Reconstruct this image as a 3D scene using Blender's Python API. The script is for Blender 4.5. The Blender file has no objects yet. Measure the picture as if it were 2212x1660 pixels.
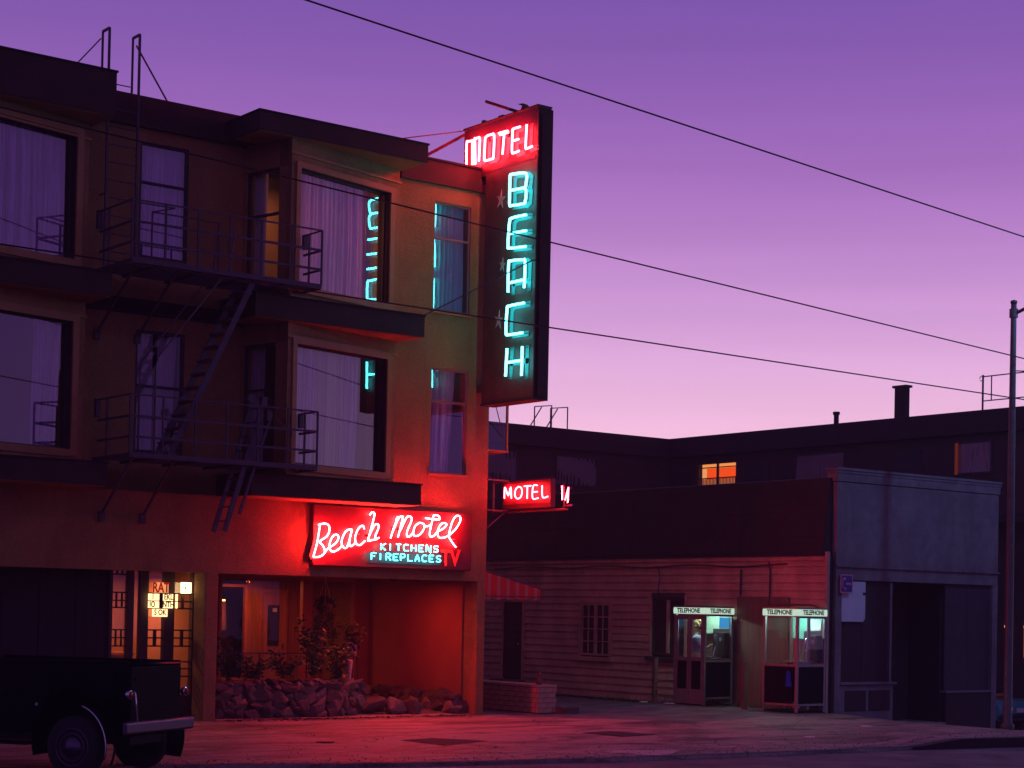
import bpy, bmesh, math, random
from mathutils import Vector, Matrix
R = math.radians
random.seed(7)
sc = bpy.context.scene
col = sc.collection

# ---------------------------------------------------------------- camera, sky, exposure
F, PPX, PPY, ROLL, PITCH, EYE = 3900.0, 1106.0, 1250.0, 0.020, R(1.0), 2.0
S_, C_ = 0.60790, 0.79401                      # the view runs between the street (X) and the lots behind it (Y)
fwd0, right0, up0 = Vector((S_, C_, 0)), Vector((C_, -S_, 0)), Vector((0, 0, 1))
fwd = fwd0 * math.cos(PITCH) + up0 * math.sin(PITCH)
upv = up0 * math.cos(PITCH) - fwd0 * math.sin(PITCH)
rt = right0 * math.cos(ROLL) + upv * math.sin(ROLL)
up = upv * math.cos(ROLL) - right0 * math.sin(ROLL)
cd = bpy.data.cameras.new('camera')
cam = bpy.data.objects.new('camera', cd); col.objects.link(cam)
M = Matrix(((rt.x, up.x, -fwd.x, 0), (rt.y, up.y, -fwd.y, 0), (rt.z, up.z, -fwd.z, EYE), (0, 0, 0, 1)))
cam.matrix_world = M
cd.sensor_width = 36; cd.lens = F / 2212 * 36
cd.shift_y = (PPY - 830) / 2212
cd.clip_end = 3000; cd.clip_start = 0.1
sc.camera = cam

sc.view_settings.view_transform = 'Standard'
sc.view_settings.look = 'None'
sc.view_settings.gamma = 1.0
sc.view_settings.use_curve_mapping = False
sc.view_settings.exposure = 0.0
sc.render.engine = 'CYCLES'
sc.cycles.use_denoising = True
sc.cycles.max_bounces = 7
sc.cycles.diffuse_bounces = 4
sc.cycles.transparent_max_bounces = 12
sc.cycles.sample_clamp_indirect = 3.0
sc.cycles.caustics_reflective = False
sc.cycles.caustics_refractive = False
sc.cycles.use_light_tree = True

# dusk sky: pink where the sun went down (ahead), violet higher, deep blue violet behind the viewer
w = bpy.data.worlds.new('World'); sc.world = w; w.use_nodes = True
nt = w.node_tree; nt.nodes.clear()
N = nt.nodes.new; L = nt.links.new
geo = N('ShaderNodeTexCoord')
sep = N('ShaderNodeSeparateXYZ'); L(geo.outputs['Generated'], sep.inputs[0])
ramp = N('ShaderNodeValToRGB'); L(sep.outputs['Z'], ramp.inputs[0])
ramp.color_ramp.interpolation = 'B_SPLINE'
el = ramp.color_ramp.elements
SKY = [(0.0, (1.20, 0.66, 0.86)), (0.085, (1.08, 0.61, 0.83)), (0.115, (0.92, 0.53, 0.80)), (0.15, (0.75, 0.40, 0.76)),
       (0.185, (0.58, 0.285, 0.66)), (0.22, (0.44, 0.19, 0.57)), (0.27, (0.30, 0.125, 0.48)), (0.33, (0.195, 0.092, 0.42)), (0.5, (0.12, 0.062, 0.29)), (1.0, (0.06, 0.035, 0.15))]
el[1].position = 1.0; el[1].color = (*SKY[-1][1], 1); el[0].position = 0.0; el[0].color = (*SKY[0][1], 1)
for p, c in SKY[1:-1]:
    e = el.new(p); e.color = (*c, 1)
dotn = N('ShaderNodeVectorMath'); dotn.operation = 'DOT_PRODUCT'
L(geo.outputs['Generated'], dotn.inputs[0]); dotn.inputs[1].default_value = (0.78, 0.62, 0)
mr = N('ShaderNodeMapRange'); mr.interpolation_type = 'SMOOTHERSTEP'
mr.inputs['From Min'].default_value = 0.0; mr.inputs['From Max'].default_value = 0.97
mr.inputs['To Min'].default_value = 0.0; mr.inputs['To Max'].default_value = 1.0
L(dotn.outputs['Value'], mr.inputs['Value'])
back = N('ShaderNodeValToRGB'); L(sep.outputs['Z'], back.inputs[0])
be = back.color_ramp.elements
be[0].position = 0.0; be[0].color = (0.17, 0.070, 0.33, 1)
be[1].position = 1.0; be[1].color = (0.03, 0.018, 0.085, 1)
mixs = N('ShaderNodeMixRGB'); L(mr.outputs['Result'], mixs.inputs[0]); L(back.outputs[0], mixs.inputs[1]); L(ramp.outputs[0], mixs.inputs[2])
cl = N('ShaderNodeTexNoise'); cl.inputs['Scale'].default_value = 3.0; cl.inputs['Detail'].default_value = 3
mp = N('ShaderNodeMapping'); mp.inputs['Scale'].default_value = (1, 1, 16); L(geo.outputs['Generated'], mp.inputs[0]); L(mp.outputs[0], cl.inputs['Vector'])
clr = N('ShaderNodeMapRange'); clr.inputs['From Min'].default_value = 0.3; clr.inputs['From Max'].default_value = 0.7
clr.inputs['To Min'].default_value = 0.965; clr.inputs['To Max'].default_value = 1.035; L(cl.outputs['Fac'], clr.inputs['Value'])
mul = N('ShaderNodeVectorMath'); mul.operation = 'SCALE'; L(mixs.outputs[0], mul.inputs[0]); L(clr.outputs[0], mul.inputs['Scale'])
bg = N('ShaderNodeBackground'); bg.inputs['Strength'].default_value = 1.0; L(mul.outputs[0], bg.inputs['Color'])
wo = N('ShaderNodeOutputWorld'); L(bg.outputs[0], wo.inputs[0])

# ---------------------------------------------------------------- materials
def mat(name, c, rough=0.8, var=0.15, scale=3.0, bump=0.0, bscale=40.0, metal=0.0, spec=0.4, stretch=(1, 1, 1), c2=None, coat=0.0):
    m = bpy.data.materials.new(name); m.use_nodes = True
    t = m.node_tree; b = t.nodes['Principled BSDF']
    b.inputs['Roughness'].default_value = rough; b.inputs['Metallic'].default_value = metal
    b.inputs['Specular IOR Level'].default_value = spec
    b.inputs['Coat Weight'].default_value = coat; b.inputs['Coat Roughness'].default_value = 0.08
    tc = t.nodes.new('ShaderNodeTexCoord'); mp = t.nodes.new('ShaderNodeMapping'); mp.inputs['Scale'].default_value = stretch
    t.links.new(tc.outputs['Object'], mp.inputs[0])
    if var or c2:
        n = t.nodes.new('ShaderNodeTexNoise'); n.inputs['Scale'].default_value = scale; n.inputs['Detail'].default_value = 6; n.inputs['Roughness'].default_value = 0.65
        t.links.new(mp.outputs[0], n.inputs['Vector'])
        r = t.nodes.new('ShaderNodeValToRGB'); t.links.new(n.outputs['Fac'], r.inputs[0])
        r.color_ramp.elements[0].position = 0.3; r.color_ramp.elements[1].position = 0.7
        lo = tuple(x * (1 - var) for x in c); hi = c2 if c2 else tuple(min(1, x * (1 + var)) for x in c)
        r.color_ramp.elements[0].color = (*lo, 1); r.color_ramp.elements[1].color = (*hi, 1)
        t.links.new(r.outputs[0], b.inputs['Base Color'])
    else:
        b.inputs['Base Color'].default_value = (*c, 1)
    if bump:
        n2 = t.nodes.new('ShaderNodeTexNoise'); n2.inputs['Scale'].default_value = bscale; n2.inputs['Detail'].default_value = 4
        t.links.new(mp.outputs[0], n2.inputs['Vector'])
        bp = t.nodes.new('ShaderNodeBump'); bp.inputs['Strength'].default_value = bump; bp.inputs['Distance'].default_value = 0.02
        t.links.new(n2.outputs['Fac'], bp.inputs['Height']); t.links.new(bp.outputs[0], b.inputs['Normal'])
    return m

def emit(name, c, s):
    m = bpy.data.materials.new(name); m.use_nodes = True; t = m.node_tree; t.nodes.clear()
    e = t.nodes.new('ShaderNodeEmission'); e.inputs[0].default_value = (*c, 1); e.inputs[1].default_value = s
    o = t.nodes.new('ShaderNodeOutputMaterial'); t.links.new(e.outputs[0], o.inputs[0]); return m

def glass(name, refl=0.2, tint=(1, 1, 1), rough=0.0):
    m = bpy.data.materials.new(name); m.use_nodes = True; t = m.node_tree; t.nodes.clear()
    a = t.nodes.new('ShaderNodeBsdfTransparent'); a.inputs[0].default_value = (*tint, 1)
    g = t.nodes.new('ShaderNodeBsdfGlossy'); g.inputs['Roughness'].default_value = rough
    x = t.nodes.new('ShaderNodeMixShader'); x.inputs[0].default_value = refl
    o = t.nodes.new('ShaderNodeOutputMaterial')
    t.links.new(a.outputs[0], x.inputs[1]); t.links.new(g.outputs[0], x.inputs[2]); t.links.new(x.outputs[0], o.inputs[0]); return m

def cloth(name, c, tr=0.35, holes=0.0):
    m = bpy.data.materials.new(name); m.use_nodes = True; t = m.node_tree; t.nodes.clear()
    d = t.nodes.new('ShaderNodeBsdfDiffuse'); d.inputs[0].default_value = (*c, 1)
    s = t.nodes.new('ShaderNodeBsdfTranslucent'); s.inputs[0].default_value = (*c, 1)
    x = t.nodes.new('ShaderNodeMixShader'); x.inputs[0].default_value = tr
    o = t.nodes.new('ShaderNodeOutputMaterial')
    t.links.new(d.outputs[0], x.inputs[1]); t.links.new(s.outputs[0], x.inputs[2]); t.links.new(x.outputs[0], o.inputs[0])
    if holes:                               # sheer weave: dense where the folds gather, see-through between them
        tc = t.nodes.new('ShaderNodeTexCoord'); mp = t.nodes.new('ShaderNodeMapping'); mp.inputs['Scale'].default_value = (7, 7, 0.22); n = t.nodes.new('ShaderNodeTexNoise')
        n.inputs['Scale'].default_value = 1.6; n.inputs['Detail'].default_value = 5; n.inputs['Roughness'].default_value = 0.7
        r = t.nodes.new('ShaderNodeMapRange'); r.inputs['From Min'].default_value = 0.38; r.inputs['From Max'].default_value = 0.66; r.inputs['To Max'].default_value = holes; r.inputs['To Min'].default_value = 0.05
        tr_ = t.nodes.new('ShaderNodeBsdfTransparent'); y = t.nodes.new('ShaderNodeMixShader')
        t.links.new(tc.outputs['Object'], mp.inputs[0]); t.links.new(mp.outputs[0], n.inputs['Vector']); t.links.new(n.outputs['Fac'], r.inputs['Value']); t.links.new(r.outputs[0], y.inputs[0])
        t.links.new(x.outputs[0], y.inputs[1]); t.links.new(tr_.outputs[0], y.inputs[2]); t.links.new(y.outputs[0], o.inputs[0])
    return m

STUCCO = mat('stucco', (0.37, 0.20, 0.075), 0.95, 0.16, 22, 0.9, 38)
FASCIA = mat('fascia', (0.055, 0.02, 0.016), 0.75, 0.2, 2.0, 0.2, 30)
TRIM = mat('window_trim', (0.36, 0.175, 0.06), 0.6, 0.1, 5)
DKTRIM = mat('dark_trim', (0.05, 0.035, 0.05), 0.6, 0.1, 5)
IRON = mat('iron', (0.085, 0.05, 0.08), 0.5, 0.3, 12, 0.2, 60)
ASPH = mat('asphalt', (0.10, 0.09, 0.10), 0.8, 0.4, 1.2, 0.7, 45, c2=(0.20, 0.18, 0.19))
CONC = None
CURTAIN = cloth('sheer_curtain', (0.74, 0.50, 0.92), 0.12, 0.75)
BLUEC = cloth('blue_lit_curtain', (0.30, 0.34, 0.75), 0.25)  # blue reflected light put into the cloth colour
PANE = glass('window_glass', 0.26)
PANED = glass('window_glass_plain', 0.10)
NEONR = emit('neon_red', (1.0, 0.026, 0.045), 105)
NEONR2 = emit('neon_red_small', (1.0, 0.026, 0.040), 85)
NEONR3 = emit('neon_red_script', (1.0, 0.020, 0.026), 260)
NEONC = emit('neon_cyan', (0.09, 0.84, 0.92), 11)
NEONC2 = emit('neon_pale_cyan', (0.07, 0.90, 0.95), 9)
SIGNDK = mat('sign_enamel_dark', (0.10, 0.045, 0.035), 0.5, 0.35, 4, 0.15, 20)
SIGNRED = mat('sign_enamel_red', (0.085, 0.010, 0.014), 0.45, 0.15, 4)
LETTER = mat('painted_letter', (0.72, 0.66, 0.56), 0.6, 0.1, 8)
WOODW = mat('white_board_paint', (0.50, 0.33, 0.26), 0.85, 0.16, 1.3, 0.3, 25, stretch=(1, 0.5, 1.2))
DARK = mat('tar_black', (0.018, 0.014, 0.018), 0.9, 0.3, 6, 0.3, 20)
DKBOARD = mat('dark_boarding', (0.022, 0.013, 0.018), 0.8, 0.3, 3, 0.2, 20, stretch=(4, 4, 0.4))
GREYST = mat('grey_stucco', (0.20, 0.18, 0.195), 0.85, 0.16, 5, 0.35, 50)
BRICKW = mat('painted_brick', (0.44, 0.27, 0.20), 0.85, 0.2, 6, 0.4, 30)
STONE = [mat('field_stone_a', (0.12, 0.08, 0.065), 0.85, 0.45, 5, 0.8, 14), mat('field_stone_b', (0.22, 0.145, 0.11), 0.85, 0.4, 4, 0.8, 12),
         mat('field_stone_c', (0.09, 0.06, 0.06), 0.8, 0.5, 6, 0.8, 16)]
MORTAR = mat('mortar', (0.12, 0.08, 0.07), 0.95, 0.3, 10, 0.4, 40)
PANELWOOD = mat('wood_panelling', (0.32, 0.12, 0.06), 0.5, 0.3, 4, 0.1, 20, stretch=(10, 1, 0.5))
ALU = mat('booth_metal', (0.28, 0.26, 0.27), 0.45, 0.15, 6, metal=0.6)
CHROME = mat('chrome', (0.75, 0.75, 0.78), 0.2, 0, metal=1.0)
CHROMED = mat('dull_chrome', (0.13, 0.10, 0.16), 0.4, 0.1, 8, metal=1.0)
LEAF = mat('leaf', (0.05, 0.075, 0.03), 0.45, 0.4, 9)
BARK = mat('stem_bark', (0.10, 0.06, 0.04), 0.9, 0.2, 10)
PAPER = mat('paper', (0.75, 0.7, 0.68), 0.8, 0.1, 10)
BLACKP = mat('black_car_paint', (0.004, 0.003, 0.006), 0.5, 0, coat=0.0, spec=0.06)
BRICKW.node_tree.nodes['Principled BSDF'].inputs['Roughness'].default_value = 0.95
RUBBER = mat('rubber', (0.02, 0.02, 0.022), 0.8, 0.2, 20)
BLACKT = mat('black_lettering', (0.01, 0.012, 0.01), 0.6, 0)

def concrete():
    m = mat('concrete', (0.33, 0.245, 0.21), 0.8, 0.28, 18, 0.8, 26)
    t = m.node_tree; b = t.nodes['Principled BSDF']; src = b.inputs['Base Color'].links[0].from_socket
    tc = [n for n in t.nodes if n.type == 'TEX_COORD'][0]
    n = t.nodes.new('ShaderNodeTexNoise'); n.inputs['Scale'].default_value = 0.9; n.inputs['Detail'].default_value = 9; n.inputs['Roughness'].default_value = 0.75
    n.inputs['Distortion'].default_value = 1.2
    mpn = t.nodes.new('ShaderNodeMapping'); mpn.inputs['Scale'].default_value = (0.5, 1.3, 1); t.links.new(tc.outputs['Object'], mpn.inputs[0]); t.links.new(mpn.outputs[0], n.inputs['Vector'])
    r = t.nodes.new('ShaderNodeValToRGB'); r.color_ramp.elements[0].position = 0.40; r.color_ramp.elements[0].color = (0.22, 0.20, 0.21, 1)
    r.color_ramp.elements[1].position = 0.56; r.color_ramp.elements[1].color = (1, 1, 1, 1); t.links.new(n.outputs['Fac'], r.inputs[0])
    v = t.nodes.new('ShaderNodeTexVoronoi'); v.feature = 'DISTANCE_TO_EDGE'; v.inputs['Scale'].default_value = 0.33
    nn = t.nodes.new('ShaderNodeTexNoise'); nn.inputs['Scale'].default_value = 2.0; nn.inputs['Detail'].default_value = 5; t.links.new(tc.outputs['Object'], nn.inputs['Vector'])
    ad = t.nodes.new('ShaderNodeVectorMath'); ad.operation = 'MULTIPLY_ADD'; ad.inputs[1].default_value = (0.6, 0.6, 0.6)
    t.links.new(nn.outputs['Color'], ad.inputs[0]); t.links.new(tc.outputs['Object'], ad.inputs[2]); t.links.new(ad.outputs[0], v.inputs['Vector'])
    cr = t.nodes.new('ShaderNodeMapRange'); cr.inputs['From Max'].default_value = 0.006; cr.inputs['To Min'].default_value = 0.35; cr.inputs['To Max'].default_value = 1.0
    t.links.new(v.outputs['Distance'], cr.inputs['Value'])
    m1 = t.nodes.new('ShaderNodeMixRGB'); m1.blend_type = 'MULTIPLY'; m1.inputs[0].default_value = 1; t.links.new(src, m1.inputs[1]); t.links.new(r.outputs[0], m1.inputs[2])
    m2 = t.nodes.new('ShaderNodeMixRGB'); m2.blend_type = 'MULTIPLY'; m2.inputs[0].default_value = 1; t.links.new(m1.outputs[0], m2.inputs[1]); t.links.new(cr.outputs[0], m2.inputs[2])
    t.links.new(m2.outputs[0], b.inputs['Base Color'])
    n3 = t.nodes.new('ShaderNodeMapRange'); n3.inputs['To Min'].default_value = 0.5; n3.inputs['To Max'].default_value = 0.85; t.links.new(n.outputs['Fac'], n3.inputs['Value']); t.links.new(n3.outputs[0], b.inputs['Roughness'])
    return m
CONC = concrete()
def stains(m, lo=0.62):
    t = m.node_tree; b = t.nodes['Principled BSDF']; src = b.inputs['Base Color'].links[0].from_socket; tc = [n for n in t.nodes if n.type == 'TEX_COORD'][0]
    out = src
    for scl, st, p0, p1, l in ((0.8, (2.0, 2.0, 0.45), 0.38, 0.55, lo), (1.1, (1, 1, 1), 0.36, 0.62, 0.72)):
        mp = t.nodes.new('ShaderNodeMapping'); mp.inputs['Scale'].default_value = st; t.links.new(tc.outputs['Object'], mp.inputs[0])
        n = t.nodes.new('ShaderNodeTexNoise'); n.inputs['Scale'].default_value = scl; n.inputs['Detail'].default_value = 8; n.inputs['Roughness'].default_value = .7; t.links.new(mp.outputs[0], n.inputs['Vector'])
        r = t.nodes.new('ShaderNodeValToRGB'); r.color_ramp.elements[0].position = p0; r.color_ramp.elements[1].position = p1; r.color_ramp.elements[0].color = (l, l, l, 1); t.links.new(n.outputs['Fac'], r.inputs[0])
        x = t.nodes.new('ShaderNodeMixRGB'); x.blend_type = 'MULTIPLY'; x.inputs[0].default_value = 1; t.links.new(out, x.inputs[1]); t.links.new(r.outputs[0], x.inputs[2]); out = x.outputs[0]
    t.links.new(out, b.inputs['Base Color'])
for m_ in (STUCCO, GREYST, FASCIA, WOODW): stains(m_, 0.84)

# ---------------------------------------------------------------- mesh helpers
class MB:
    def __init__(s): s.v = []; s.f = []
    def add(s, vs, fs):
        o = len(s.v); s.v += [tuple(v) for v in vs]; s.f += [tuple(i + o for i in f) for f in fs]; return s
    def box(s, x0, x1, y0, y1, z0, z1):
        return s.add([(x0, y0, z0), (x1, y0, z0), (x1, y1, z0), (x0, y1, z0), (x0, y0, z1), (x1, y0, z1), (x1, y1, z1), (x0, y1, z1)],
                     [(0, 3, 2, 1), (4, 5, 6, 7), (0, 1, 5, 4), (1, 2, 6, 5), (2, 3, 7, 6), (3, 0, 4, 7)])
    def bar(s, a, b, w, h=None, upd=(0, 0, 1)):
        a = Vector(a); b = Vector(b); h = h or w; d = (b - a).normalized(); u = Vector(upd)
        if abs(d.dot(u)) > 0.98: u = Vector((0, 1, 0))
        sx = d.cross(u).normalized() * w / 2; sy = sx.cross(d).normalized() * h / 2
        vs = [a - sx - sy, a + sx - sy, a + sx + sy, a - sx + sy, b - sx - sy, b + sx - sy, b + sx + sy, b - sx + sy]
        return s.add(vs, [(0, 3, 2, 1), (4, 5, 6, 7), (0, 1, 5, 4), (1, 2, 6, 5), (2, 3, 7, 6), (3, 0, 4, 7)])
    def tube(s, pts, r, seg=8, closed=False, rs=None):
        P = [Vector(p) for p in pts]; n = len(P); prev = None; rings = []
        for i, p in enumerate(P):
            if closed: d = (P[(i + 1) % n] - P[i - 1])
            else: d = (P[min(i + 1, n - 1)] - P[max(i - 1, 0)])
            d.normalize()
            if prev is None:
                u = Vector((0, 0, 1)) if abs(d.z) < 0.9 else Vector((1, 0, 0))
                a = d.cross(u).normalized()
            else:
                a = (prev - d * prev.dot(d)).normalized()
            prev = a; b = d.cross(a); rr = rs[i] if rs else r
            rings.append([p + (a * math.cos(2 * math.pi * k / seg) + b * math.sin(2 * math.pi * k / seg)) * rr for k in range(seg)])
        vs = [v for rg in rings for v in rg]; fs = []
        m = n if closed else n - 1
        for i in range(m):
            j = (i + 1) % n
            for k in range(seg):
                k2 = (k + 1) % seg
                fs.append((i * seg + k, i * seg + k2, j * seg + k2, j * seg + k))
        if not closed:
            fs.append(tuple(range(seg))[::-1]); fs.append(tuple((n - 1) * seg + k for k in range(seg)))
        return s.add(vs, fs)
    def cyl(s, a, b, r, seg=16, r2=None): return s.tube([a, b], r, seg, rs=[r, r if r2 is None else r2])
    def prism(s, poly, f0, f1):            # poly: 2-D list; f0, f1 map a 2-D point to 3-D
        n = len(poly); vs = [f0(p) for p in poly] + [f1(p) for p in poly]
        return s.add(vs, [tuple(range(n))[::-1], tuple(range(n, 2 * n))] + [(i, (i + 1) % n, n + (i + 1) % n, n + i) for i in range(n)])
    def lathe(s, prof, c=(0, 0, 0), seg=20, axis='z'):
        vs = []; n = len(prof)
        for r, h in prof:
            for k in range(seg):
                t = 2 * math.pi * k / seg; x, y = r * math.cos(t), r * math.sin(t)
                vs.append({'z': (c[0] + x, c[1] + y, c[2] + h), 'y': (c[0] + x, c[1] + h, c[2] + y), 'x': (c[0] + h, c[1] + x, c[2] + y)}[axis])
        fs = [(i * seg + k, i * seg + (k + 1) % seg, (i + 1) * seg + (k + 1) % seg, (i + 1) * seg + k) for i in range(n - 1) for k in range(seg)]
        fs.append(tuple(range(seg))[::-1]); fs.append(tuple((n - 1) * seg + k for k in range(seg)))
        return s.add(vs, fs)
    def build(s, name, m, parent=None, smooth=False, local=False, bevel=0):
        o0 = Vector((0, 0, 0))
        if parent is not None and not local:
            p = parent
            while p: o0 = o0 + p.location; p = p.parent
        me = bpy.data.meshes.new(name)
        me.from_pydata([(v[0] - o0.x, v[1] - o0.y, v[2] - o0.z) for v in s.v], [], s.f); me.update()
        me.materials.append(m)
        if smooth:
            me.polygons.foreach_set('use_smooth', [True] * len(me.polygons))
        o = bpy.data.objects.new(name, me); col.objects.link(o)
        if parent is not None: o.parent = parent
        if not name.startswith(('sky',)):
            bm = bmesh.new(); bm.from_mesh(me); bmesh.ops.recalc_face_normals(bm, faces=bm.faces); bm.to_mesh(me); bm.free()
        if bevel:
            b = o.modifiers.new('bevel', 'BEVEL'); b.width = bevel; b.segments = 2; b.limit_method = 'ANGLE'
        return o

def tag(o, label=None, cat=None, group=None, kind=None):
    if label: o['label'] = label
    if cat: o['category'] = cat
    if group: o['group'] = group
    if kind: o['kind'] = kind
    return o
def thing(name, label, cat, loc=(0, 0, 0), rz=0, group=None):
    o = bpy.data.objects.new(name, None); o.empty_display_size = 0.3; col.objects.link(o)
    o.location = loc; o.rotation_euler = (0, 0, rz); return tag(o, label, cat, group)
def struct(o): o['kind'] = 'structure'; return o
def B(name, m, parent, *a, bevel=0):
    return MB().box(*a).build(name, m, parent, bevel=bevel)
def dup(root, loc, rz=None, label=None):
    r = root.copy(); col.objects.link(r); r.location = loc
    if rz is not None: r.rotation_euler = (0, 0, rz)
    if label: r['label'] = label
    for ch in list(root.children):
        c = ch.copy(); col.objects.link(c); c.parent = r
        for g in ch.children:
            d = g.copy(); col.objects.link(d); d.parent = c
    return r

def grid_wall(P, cuts_u, cuts_z, holes, t):
    """wall in the frame P(u, depth, z); holes = [(u0,u1,z0,z1)]; t = thickness"""
    us = sorted(set([round(x, 4) for x in cuts_u] + [round(h[i], 4) for h in holes for i in (0, 1)]))
    zs = sorted(set([round(x, 4) for x in cuts_z] + [round(h[i], 4) for h in holes for i in (2, 3)]))
    def solid(i, j):
        if i < 0 or j < 0 or i >= len(us) - 1 or j >= len(zs) - 1: return False
        u = (us[i] + us[i + 1]) / 2; z = (zs[j] + zs[j + 1]) / 2
        return not any(h[0] < u < h[1] and h[2] < z < h[3] for h in holes)
    mb = MB()
    for i in range(len(us) - 1):
        for j in range(len(zs) - 1):
            if not solid(i, j): continue
            a, b, c, d = us[i], us[i + 1], zs[j], zs[j + 1]
            mb.add([P(a, 0, c), P(b, 0, c), P(b, 0, d), P(a, 0, d)], [(0, 1, 2, 3)])
            mb.add([P(a, t, c), P(b, t, c), P(b, t, d), P(a, t, d)], [(3, 2, 1, 0)])
            if not solid(i - 1, j): mb.add([P(a, 0, c), P(a, t, c), P(a, t, d), P(a, 0, d)], [(3, 2, 1, 0)])
            if not solid(i + 1, j): mb.add([P(b, 0, c), P(b, t, c), P(b, t, d), P(b, 0, d)], [(0, 1, 2, 3)])
            if not solid(i, j - 1): mb.add([P(a, 0, c), P(b, 0, c), P(b, t, c), P(a, t, c)], [(3, 2, 1, 0)])
            if not solid(i, j + 1): mb.add([P(a, 0, d), P(b, 0, d), P(b, t, d), P(a, t, d)], [(0, 1, 2, 3)])
    return mb
def frameP(o, ang=0.0):
    """local frame: u along the wall, depth into the building, z up"""
    c, s = math.cos(ang), math.sin(ang)
    return lambda u, d, z: (o[0] + u * c - d * s, o[1] + u * s + d * c, z)
def pbox(mb, P, u0, u1, d0, d1, z0, z1):
    return mb.add([P(u0, d0, z0), P(u1, d0, z0), P(u1, d1, z0), P(u0, d1, z0), P(u0, d0, z1), P(u1, d0, z1), P(u1, d1, z1), P(u0, d1, z1)],
                  [(0, 3, 2, 1), (4, 5, 6, 7), (0, 1, 5, 4), (1, 2, 6, 5), (2, 3, 7, 6), (3, 0, 4, 7)])
def curtain(P, u0, u1, d, z0, z1, parent, pitch=0.11, amp=0.025, gather=None, name='curtain', m=None):
    n = max(12, int((u1 - u0) / pitch * 8)); rows = 6; mb = MB(); vs = []
    ph = random.random() * 6
    for j in range(rows + 1):
        fz = j / rows; z = z0 + (z1 - z0) * fz
        for i in range(n + 1):
            fu = i / n; u = u0 + (u1 - u0) * fu
            if gather: u = u0 + (u1 - u0) * fu * (gather + (1 - gather) * fz)
            a = amp * (1.0 + 0.5 * math.sin(fu * 9 + ph))
            vs.append(P(u, d + a * math.sin(2 * math.pi * (u1 - u0) * fu / pitch + 2.2 * math.sin(fu * 7 + ph) + 0.9 * math.sin(fu * 23 + 2 * ph)) * (0.35 + 0.65 * abs(math.sin(fu * 5.3 + ph))) + 0.4 * a * math.sin(fu * 61 + ph) + 0.012 * math.sin(fz * 5 + fu * 3), z))
    fs = [(j * (n + 1) + i, j * (n + 1) + i + 1, (j + 1) * (n + 1) + i + 1, (j + 1) * (n + 1) + i) for j in range(rows) for i in range(n)]
    mb.add(vs, fs); return mb.build(name, m or CURTAIN, parent, smooth=True)
def window(P, u0, u1, z0, z1, d, parent, fw=0.05, rails=(), cols=(), fm=None, pm=None, cur=None, depth=0.05):
    """frame mesh = the part; pane, bars and curtain are its sub-parts; d = depth of the frame behind the wall face"""
    mb = MB()
    pbox(mb, P, u0, u0 + fw, d, d + depth, z0, z1); pbox(mb, P, u1 - fw, u1, d, d + depth, z0, z1)
    pbox(mb, P, u0 + fw, u1 - fw, d, d + depth, z0, z0 + fw); pbox(mb, P, u0 + fw, u1 - fw, d, d + depth, z1 - fw, z1)
    fr = mb.build('window', fm or DKTRIM, parent)
    for z in rails:
        pbox(MB(), P, u0 + fw, u1 - fw, d - 0.006, d + depth - 0.01, z - 0.022, z + 0.022).build('sash_rail', fm or DKTRIM, fr)
    for u in cols:
        pbox(MB(), P, u - 0.012, u + 0.012, d + 0.004, d + depth - 0.012, z0 + fw, z1 - fw).build('muntin', fm or DKTRIM, fr)
    mb = MB(); mb.add([P(u0 + fw, d + 0.02, z0 + fw), P(u1 - fw, d + 0.02, z0 + fw), P(u1 - fw, d + 0.02, z1 - fw), P(u0 + fw, d + 0.02, z1 - fw)], [(0, 1, 2, 3)])
    mb.build('pane', pm or PANE, fr)
    if cur:
        for c in cur: curtain(P, c[0], c[1], d + 0.16, z0 - 0.05, z1 + 0.02, fr, **(c[2] if len(c) > 2 else {}))
    return fr
def smoothpts(pts, sub=4):
    P = [Vector(p) for p in pts]
    if len(P) < 3: return P
    out = []
    for i in range(len(P) - 1):
        p0 = P[max(i - 1, 0)]; p1 = P[i]; p2 = P[i + 1]; p3 = P[min(i + 2, len(P) - 1)]
        for k in range(sub):
            t = k / sub
            out.append(0.5 * ((2 * p1) + (p2 - p0) * t + (2 * p0 - 5 * p1 + 4 * p2 - p3) * t * t + (3 * p1 - 3 * p2 + p3 - p0) * t ** 3))
    out.append(P[-1]); return out
def text_mesh(s, size, m, name, parent, mtx, extrude=0.003, local=False, spacing=1.0, xs=1.0, bold=0.0):
    cu = bpy.data.curves.new(name, 'FONT'); cu.body = s; cu.size = size; cu.extrude = extrude; cu.space_character = spacing; cu.offset = bold
    cu.align_x = 'CENTER'; cu.align_y = 'CENTER'; cu.resolution_u = 3
    o = bpy.data.objects.new(name, cu); dg = bpy.context.evaluated_depsgraph_get()
    col.objects.link(o); dg.update(); me = bpy.data.meshes.new_from_object(o.evaluated_get(dg)); bpy.data.objects.remove(o)
    for v in me.vertices: v.co.x *= xs
    me.materials.clear(); me.materials.append(m)
    t = bpy.data.objects.new(name, me); col.objects.link(t)
    if parent:
        t.parent = parent
        if not local:
            p = parent; mtx = mtx.copy()
            while p: mtx.translation -= p.location; p = p.parent
    t.matrix_local = mtx; return t
def face_mtx(loc, right, upd=(0, 0, 1)):
    """a text plane whose reading direction is `right`"""
    r = Vector(right).normalized(); u = Vector(upd).normalized(); n = r.cross(u)
    return Matrix(((r.x, u.x, n.x, loc[0]), (r.y, u.y, n.y, loc[1]), (r.z, u.z, n.z, loc[2]), (0, 0, 0, 1)))
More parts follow.
